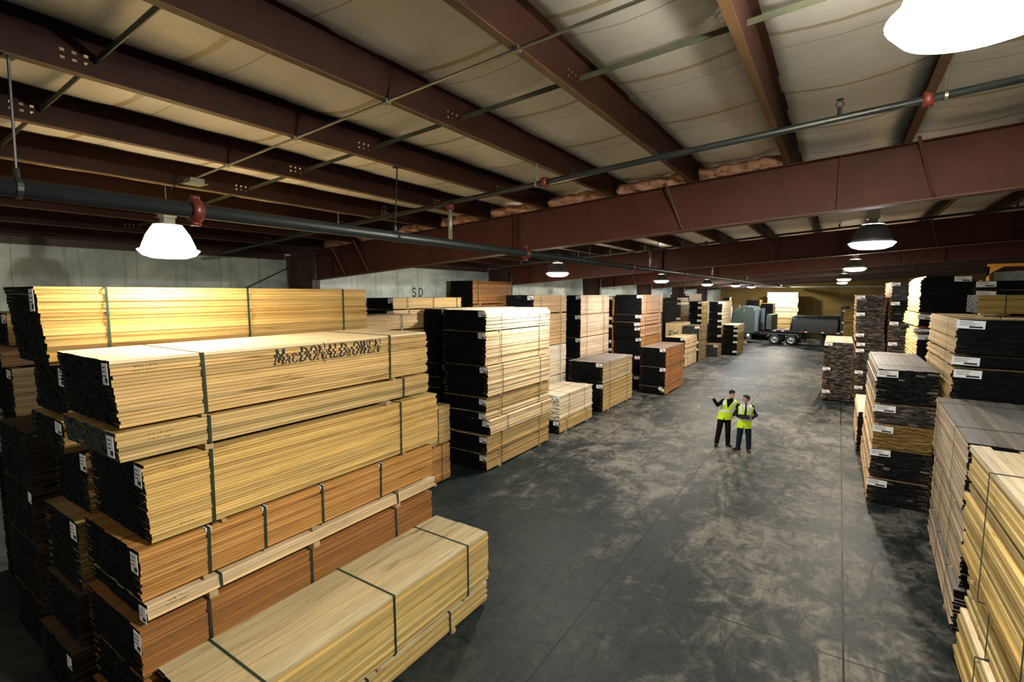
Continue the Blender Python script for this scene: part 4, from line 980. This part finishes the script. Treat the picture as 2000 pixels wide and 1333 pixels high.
person('man in navy suit and lime safety vest holding a dark folder', (-2.27, 16.42, 0), R(8),
       dict(hip=(.03, 0, .93), waist=(.04, 0, 1.10), chest=(.05, 0, 1.31), neck=(.05, -.01, 1.50), head=(.045, -.03, 1.64),
            shR=(-.135, 0, 1.42), elR=(-.24, -.04, 1.16), wrR=(-.14, -.27, 1.115), hdR=(.75, -.45, -.02), cuR=.7, hnR=(0, .3, 1),
            shL=(.235, 0, 1.42), elL=(.34, -.03, 1.16), wrL=(.215, -.26, 1.09), hdL=(-.75, -.45, .02), cuL=.7, hnL=(0, .3, 1),
            hjR=(-.06, 0, .90), knR=(-.09, -.03, .48), anR=(-.12, .02, .09), toR=(-.26, -.08, .03),
            hjL=(.12, 0, .90), knL=(.16, -.03, .48), anL=(.18, -.02, .09), toL=(.22, -.19, .03)), R(-58), R(0),
       dict(hair=1.0, trousers=M['jeans'], jacket=M['navy'], shoe=M['brownshoe'], vest_z=.74, v_z=1.17, band=(.98, 1.05), shirt=M['shirt'], tie=M['navy']))
fo = thing('folder', 'open dark folder held at the waist of the man in the navy suit', 'folder', (-2.22, 16.095, 1.145), R(8))
MB().box(-.17, .17, -.12, .12, 0, .012).build('cover', M['blackcloth'], fo); MB().box(-.155, .155, -.108, .108, .0125, .02).build('papers', M['blackcloth'], fo)
fo.rotation_euler = (R(10), 0, R(8))

# ------------------------------------------------------------------ truck with flatbed trailer
M['cab'] = plain('grey_green_truck_paint', (.066, .092, .070), .45, .1, .1); M['cabblue'] = plain('pale_blue_truck_paint', (.15, .19, .22), .45, .1, .1)
M['glass'] = plain('dark_window_glass', (.01, .014, .016), .1); M['tarp'] = plain('black_tarpaulin', (.008, .010, .011), .45, 0, .25)
M['redlens'] = plain('red_reflector', (.6, .05, .03), .3); M['tread'] = M['black']
TY, TR = 54.6, R(-7)
tk = thing('semi_truck', 'grey green sleeper cab semi truck parked across the far end of the aisle', 'truck', (-7.6, TY, 0), TR)
def tp(name, mb, mt, smooth=False, parent=None): return mb.build(name, mt, parent or tk, smooth)
c_ = MB().prism([(-1.05, 1.0), (.92, 1.0), (.95, 3.2), (.82, 3.5), (-.15, 3.62), (-.58, 3.4), (-1.05, 2.95)], 1, -1.2, 1.2)
cab = tp('sleeper', c_, M['cab'])
tp('roof_fairing', MB().prism([(-1.08, 2.98), (-.60, 3.43), (-.17, 3.66), (.86, 3.54), (.80, 3.48), (-.15, 3.60), (-.56, 3.38), (-1.04, 2.93)], 1, -1.22, 1.22), M['cabblue'])
tp('side_extender', MB().box(.98, 1.30, -1.22, -1.16, 1.2, 3.42).box(.98, 1.30, 1.16, 1.22, 1.2, 3.42), M['cabblue'])
cb = tp('cab', MB().prism([(-2.3, 1.0), (-1.06, 1.0), (-1.06, 2.92), (-1.75, 2.8), (-2.2, 2.1), (-2.3, 1.95)], 1, -1.15, 1.15), M['cab'])
MB().prism([(-2.05, 1.95), (-1.35, 1.95), (-1.35, 2.62), (-1.72, 2.62)], 1, -1.165, -1.152).build('side_window', M['glass'], cb)
tp('hood', MB().prism([(-4.1, .7), (-2.3, .7), (-2.3, 1.95), (-3.9, 1.7), (-4.1, 1.4)], 1, -1.0, 1.0), M['cab'])
tp('exhaust_stack', MB().tube([(-1.2, -1.28, 1.0), (-1.2, -1.28, 3.7)], .07, 12).tube([(-1.2, 1.28, 1.0), (-1.2, 1.28, 3.7)], .07, 12), M['hub'], True)
tp('frame_rail', MB().box(-3.8, 4.9, -.5, -.38, .85, 1.1).box(-3.8, 4.9, .38, .5, .85, 1.1).box(-3.8, -3.7, -.5, .5, .85, 1.1).box(4.8, 4.9, -.5, .5, .85, 1.1), M['black'])
tk_t = tp('fuel_tank', MB().lathe([(.001, -.95), (.33, -.95), (.34, .35), (.001, .35)], (0, -.92, .68), 20, 0, 0), M['black'], True)
MB().lathe([(.345, .30), (.345, .52), (.25, .62), (.001, .66)], (0, -.92, .68), 20, 0, 0).build('chrome_end', M['hub'], tk_t, True)
tp('grab_handle', MB().tube([(.0, -1.23, 2.95), (.0, -1.26, 3.0), (.0, -1.26, 3.3), (.0, -1.23, 3.35)], .03, 8), M['hub'], True)
tp('door_latch', MB().box(-.2, -.14, -1.215, -1.2, 1.9, 2.25), M['black'])
def wheel(x, y):
    s = -1 if y < 0 else 1
    wl_ = MB().lathe([(.30, -.16), (.42, -.17), (.50, -.13), (.52, 0), (.50, .13), (.42, .17), (.30, .16)], (0, 0, 0), 28, 0, 1)
    o = wl_.build('wheel', M['tread'], tk, True, (x, y, .52))
    h = MB().lathe([(.31, s*.13), (.30, s*.10), (.22, s*.06), (.12, s*.10), (.11, s*.17), (.001, s*.18)], (0, 0, 0), 24, 0, 1)
    for q in range(8):
        t = 2*math.pi*q/8; h.ellip((.21*math.cos(t), s*.085, .21*math.sin(t)), (.035, .03, .035), 6, 4)
    h.build('hub', M['hub'], o, True)
for x in (2.78, 4.18, -3.2):
    for y in (-1.02, 1.02): wheel(x, y)
    tp('axle', MB().tube([(x, -.9, .52), (x, .9, .52)], .09, 10), M['black'], True)
tp('mud_flap', MB().box(4.95, 5.0, -1.2, -.7, .25, 1.1).box(4.95, 5.0, .7, 1.2, .25, 1.1).box(4.9, 4.95, -1.2, 1.2, 1.02, 1.12), M['black'])
tp('fender', MB().prism([(2.1, .75), (2.35, 1.08), (4.65, 1.08), (4.85, .8), (4.8, .78), (4.6, 1.04), (2.4, 1.04), (2.16, .74)], 1, -1.2, -.75), M['hub'])
tr_ = thing('flatbed_trailer', 'black flatbed trailer hitched behind the grey green truck', 'trailer', (-7.6, TY, 0), TR)
def tq(name, mb, mt, smooth=False): return mb.build(name, mt, tr_, smooth)
tq('deck', MB().box(2.5, 8.9, -1.25, 1.25, 1.26, 1.42), M['darksteel'])
tq('side_rail', MB().box(2.5, 8.9, -1.30, -1.255, 1.24, 1.44).box(2.5, 8.9, 1.255, 1.30, 1.24, 1.44), M['black'])
for xx in (2.7, 3.4, 4.9, 5.3, 6.6, 7.8): tq('marker', MB().box(xx, xx+.22, -1.315, -1.302, 1.31, 1.39), M['tag'] if xx != 4.9 else M['redlens'])
tq('front_bulkhead', MB().box(2.02, 2.46, -1.2, 1.2, 1.45, 2.86).box(2.46, 2.50, -1.2, 1.2, 1.26, 1.5), M['cab'])
tq('beam', MB().box(2.6, 8.8, -.5, -.35, 1.12, 1.255).box(2.6, 8.8, .35, .5, 1.12, 1.255), M['black'])
tq('landing_gear', MB().box(6.5, 6.7, -.9, -.7, .03, 1.24).box(6.5, 6.7, .7, .9, .03, 1.24).box(6.3, 6.9, -.95, -.65, 0, .03).box(6.3, 6.9, .65, .95, 0, .03), M['black'])
tq('rear_post', MB().box(8.0, 8.35, -1.25, 1.25, 1.43, 3.7).box(8.35, 8.6, -1.25, 1.25, 1.43, 1.6), M['black'])
for z in (3.35, 2.3, 1.5): tq('clearance_lamp', MB().ellip((8.2, -1.27, z), (.10, .03, .08), 10, 6), M['tag'], True)
tl = thing('tarped_load', 'load wrapped in a black tarpaulin on the flatbed trailer', 'load', (-7.6, TY, 1.425), TR)
mb = MB(); nx, ny_ = 24, 8; rnd = random.Random(9)
prof = [(-1.2, .0), (-1.19, .45), (-1.16, 1.0), (-1.10, 1.30), (-.9, 1.38), (0, 1.40), (.9, 1.38), (1.10, 1.30), (1.19, .45), (1.2, 0)]
for i in range(nx+1):
    x = 4.25 + (7.9-4.25)*i/nx; e = 1 if 0 < i < nx else .0
    for q, (py, pz) in enumerate(prof):
        wv_ = .03*math.sin(i*1.7+q*1.3) + .02*math.sin(i*3.9+q*.4)
        mb.v.append((x + (.22*(1-pz/1.4) * (-1 if i == 0 else 0)), py*(1+wv_*.5), pz*(1+.25*wv_) if pz else 0))
n = len(prof)
for i in range(nx):
    for q in range(n-1): mb.f.append((i*n+q, (i+1)*n+q, (i+1)*n+q+1, i*n+q+1)); mb.mi.append(0)
mb.f.append(tuple(range(n))); mb.f.append(tuple(nx*n+q for q in range(n-1, -1, -1))); mb.mi += [0, 0]
mb.build('tarpaulin', M['tarp'], tl, True)
MB().box(3.35, 4.2, -.8, .8, .0, .05).build('plank', M['bolster'], tl)
for i, (x, y, lb) in enumerate(((-3.9, 53.55, 'between the rear truck wheels'), (-7.6, 53.0, 'under the truck fuel tank'))):
    o = MB().prism([(-.32, 0), (.36, 0), (.2, .22), (-.22, .2)], 1, -.12, .12).build('wood_chock', M['bolster']); o.location = (x, y, 0)
    tag(o, f'pale wooden block on the floor {lb}', 'wood block')
# yellow rack glimpsed over the right stacks
rk = thing('storage_rack', 'orange steel storage rack glimpsed beyond the dark right stacks', 'rack', (4.33, 24.0, 0))
for x in (.0, 2.4):
    MB().box(x, x+.08, 0, .08, 0, 5.35).box(x, x+.08, 1.0, 1.08, 0, 5.35).build('post', M['orange'], rk)
MB().box(.0, 2.5, 0, .06, 5.80, 5.90).prism([(0, 5.80), (.42, 5.80), (.3, 5.72), (.12, 5.6), (0, 5.45)], 1, 0, .06).box(.0, .06, 0, .06, 5.35, 5.80).box(2.42, 2.48, 0, .06, 5.35, 5.80).build('beam', M['orange'], rk)
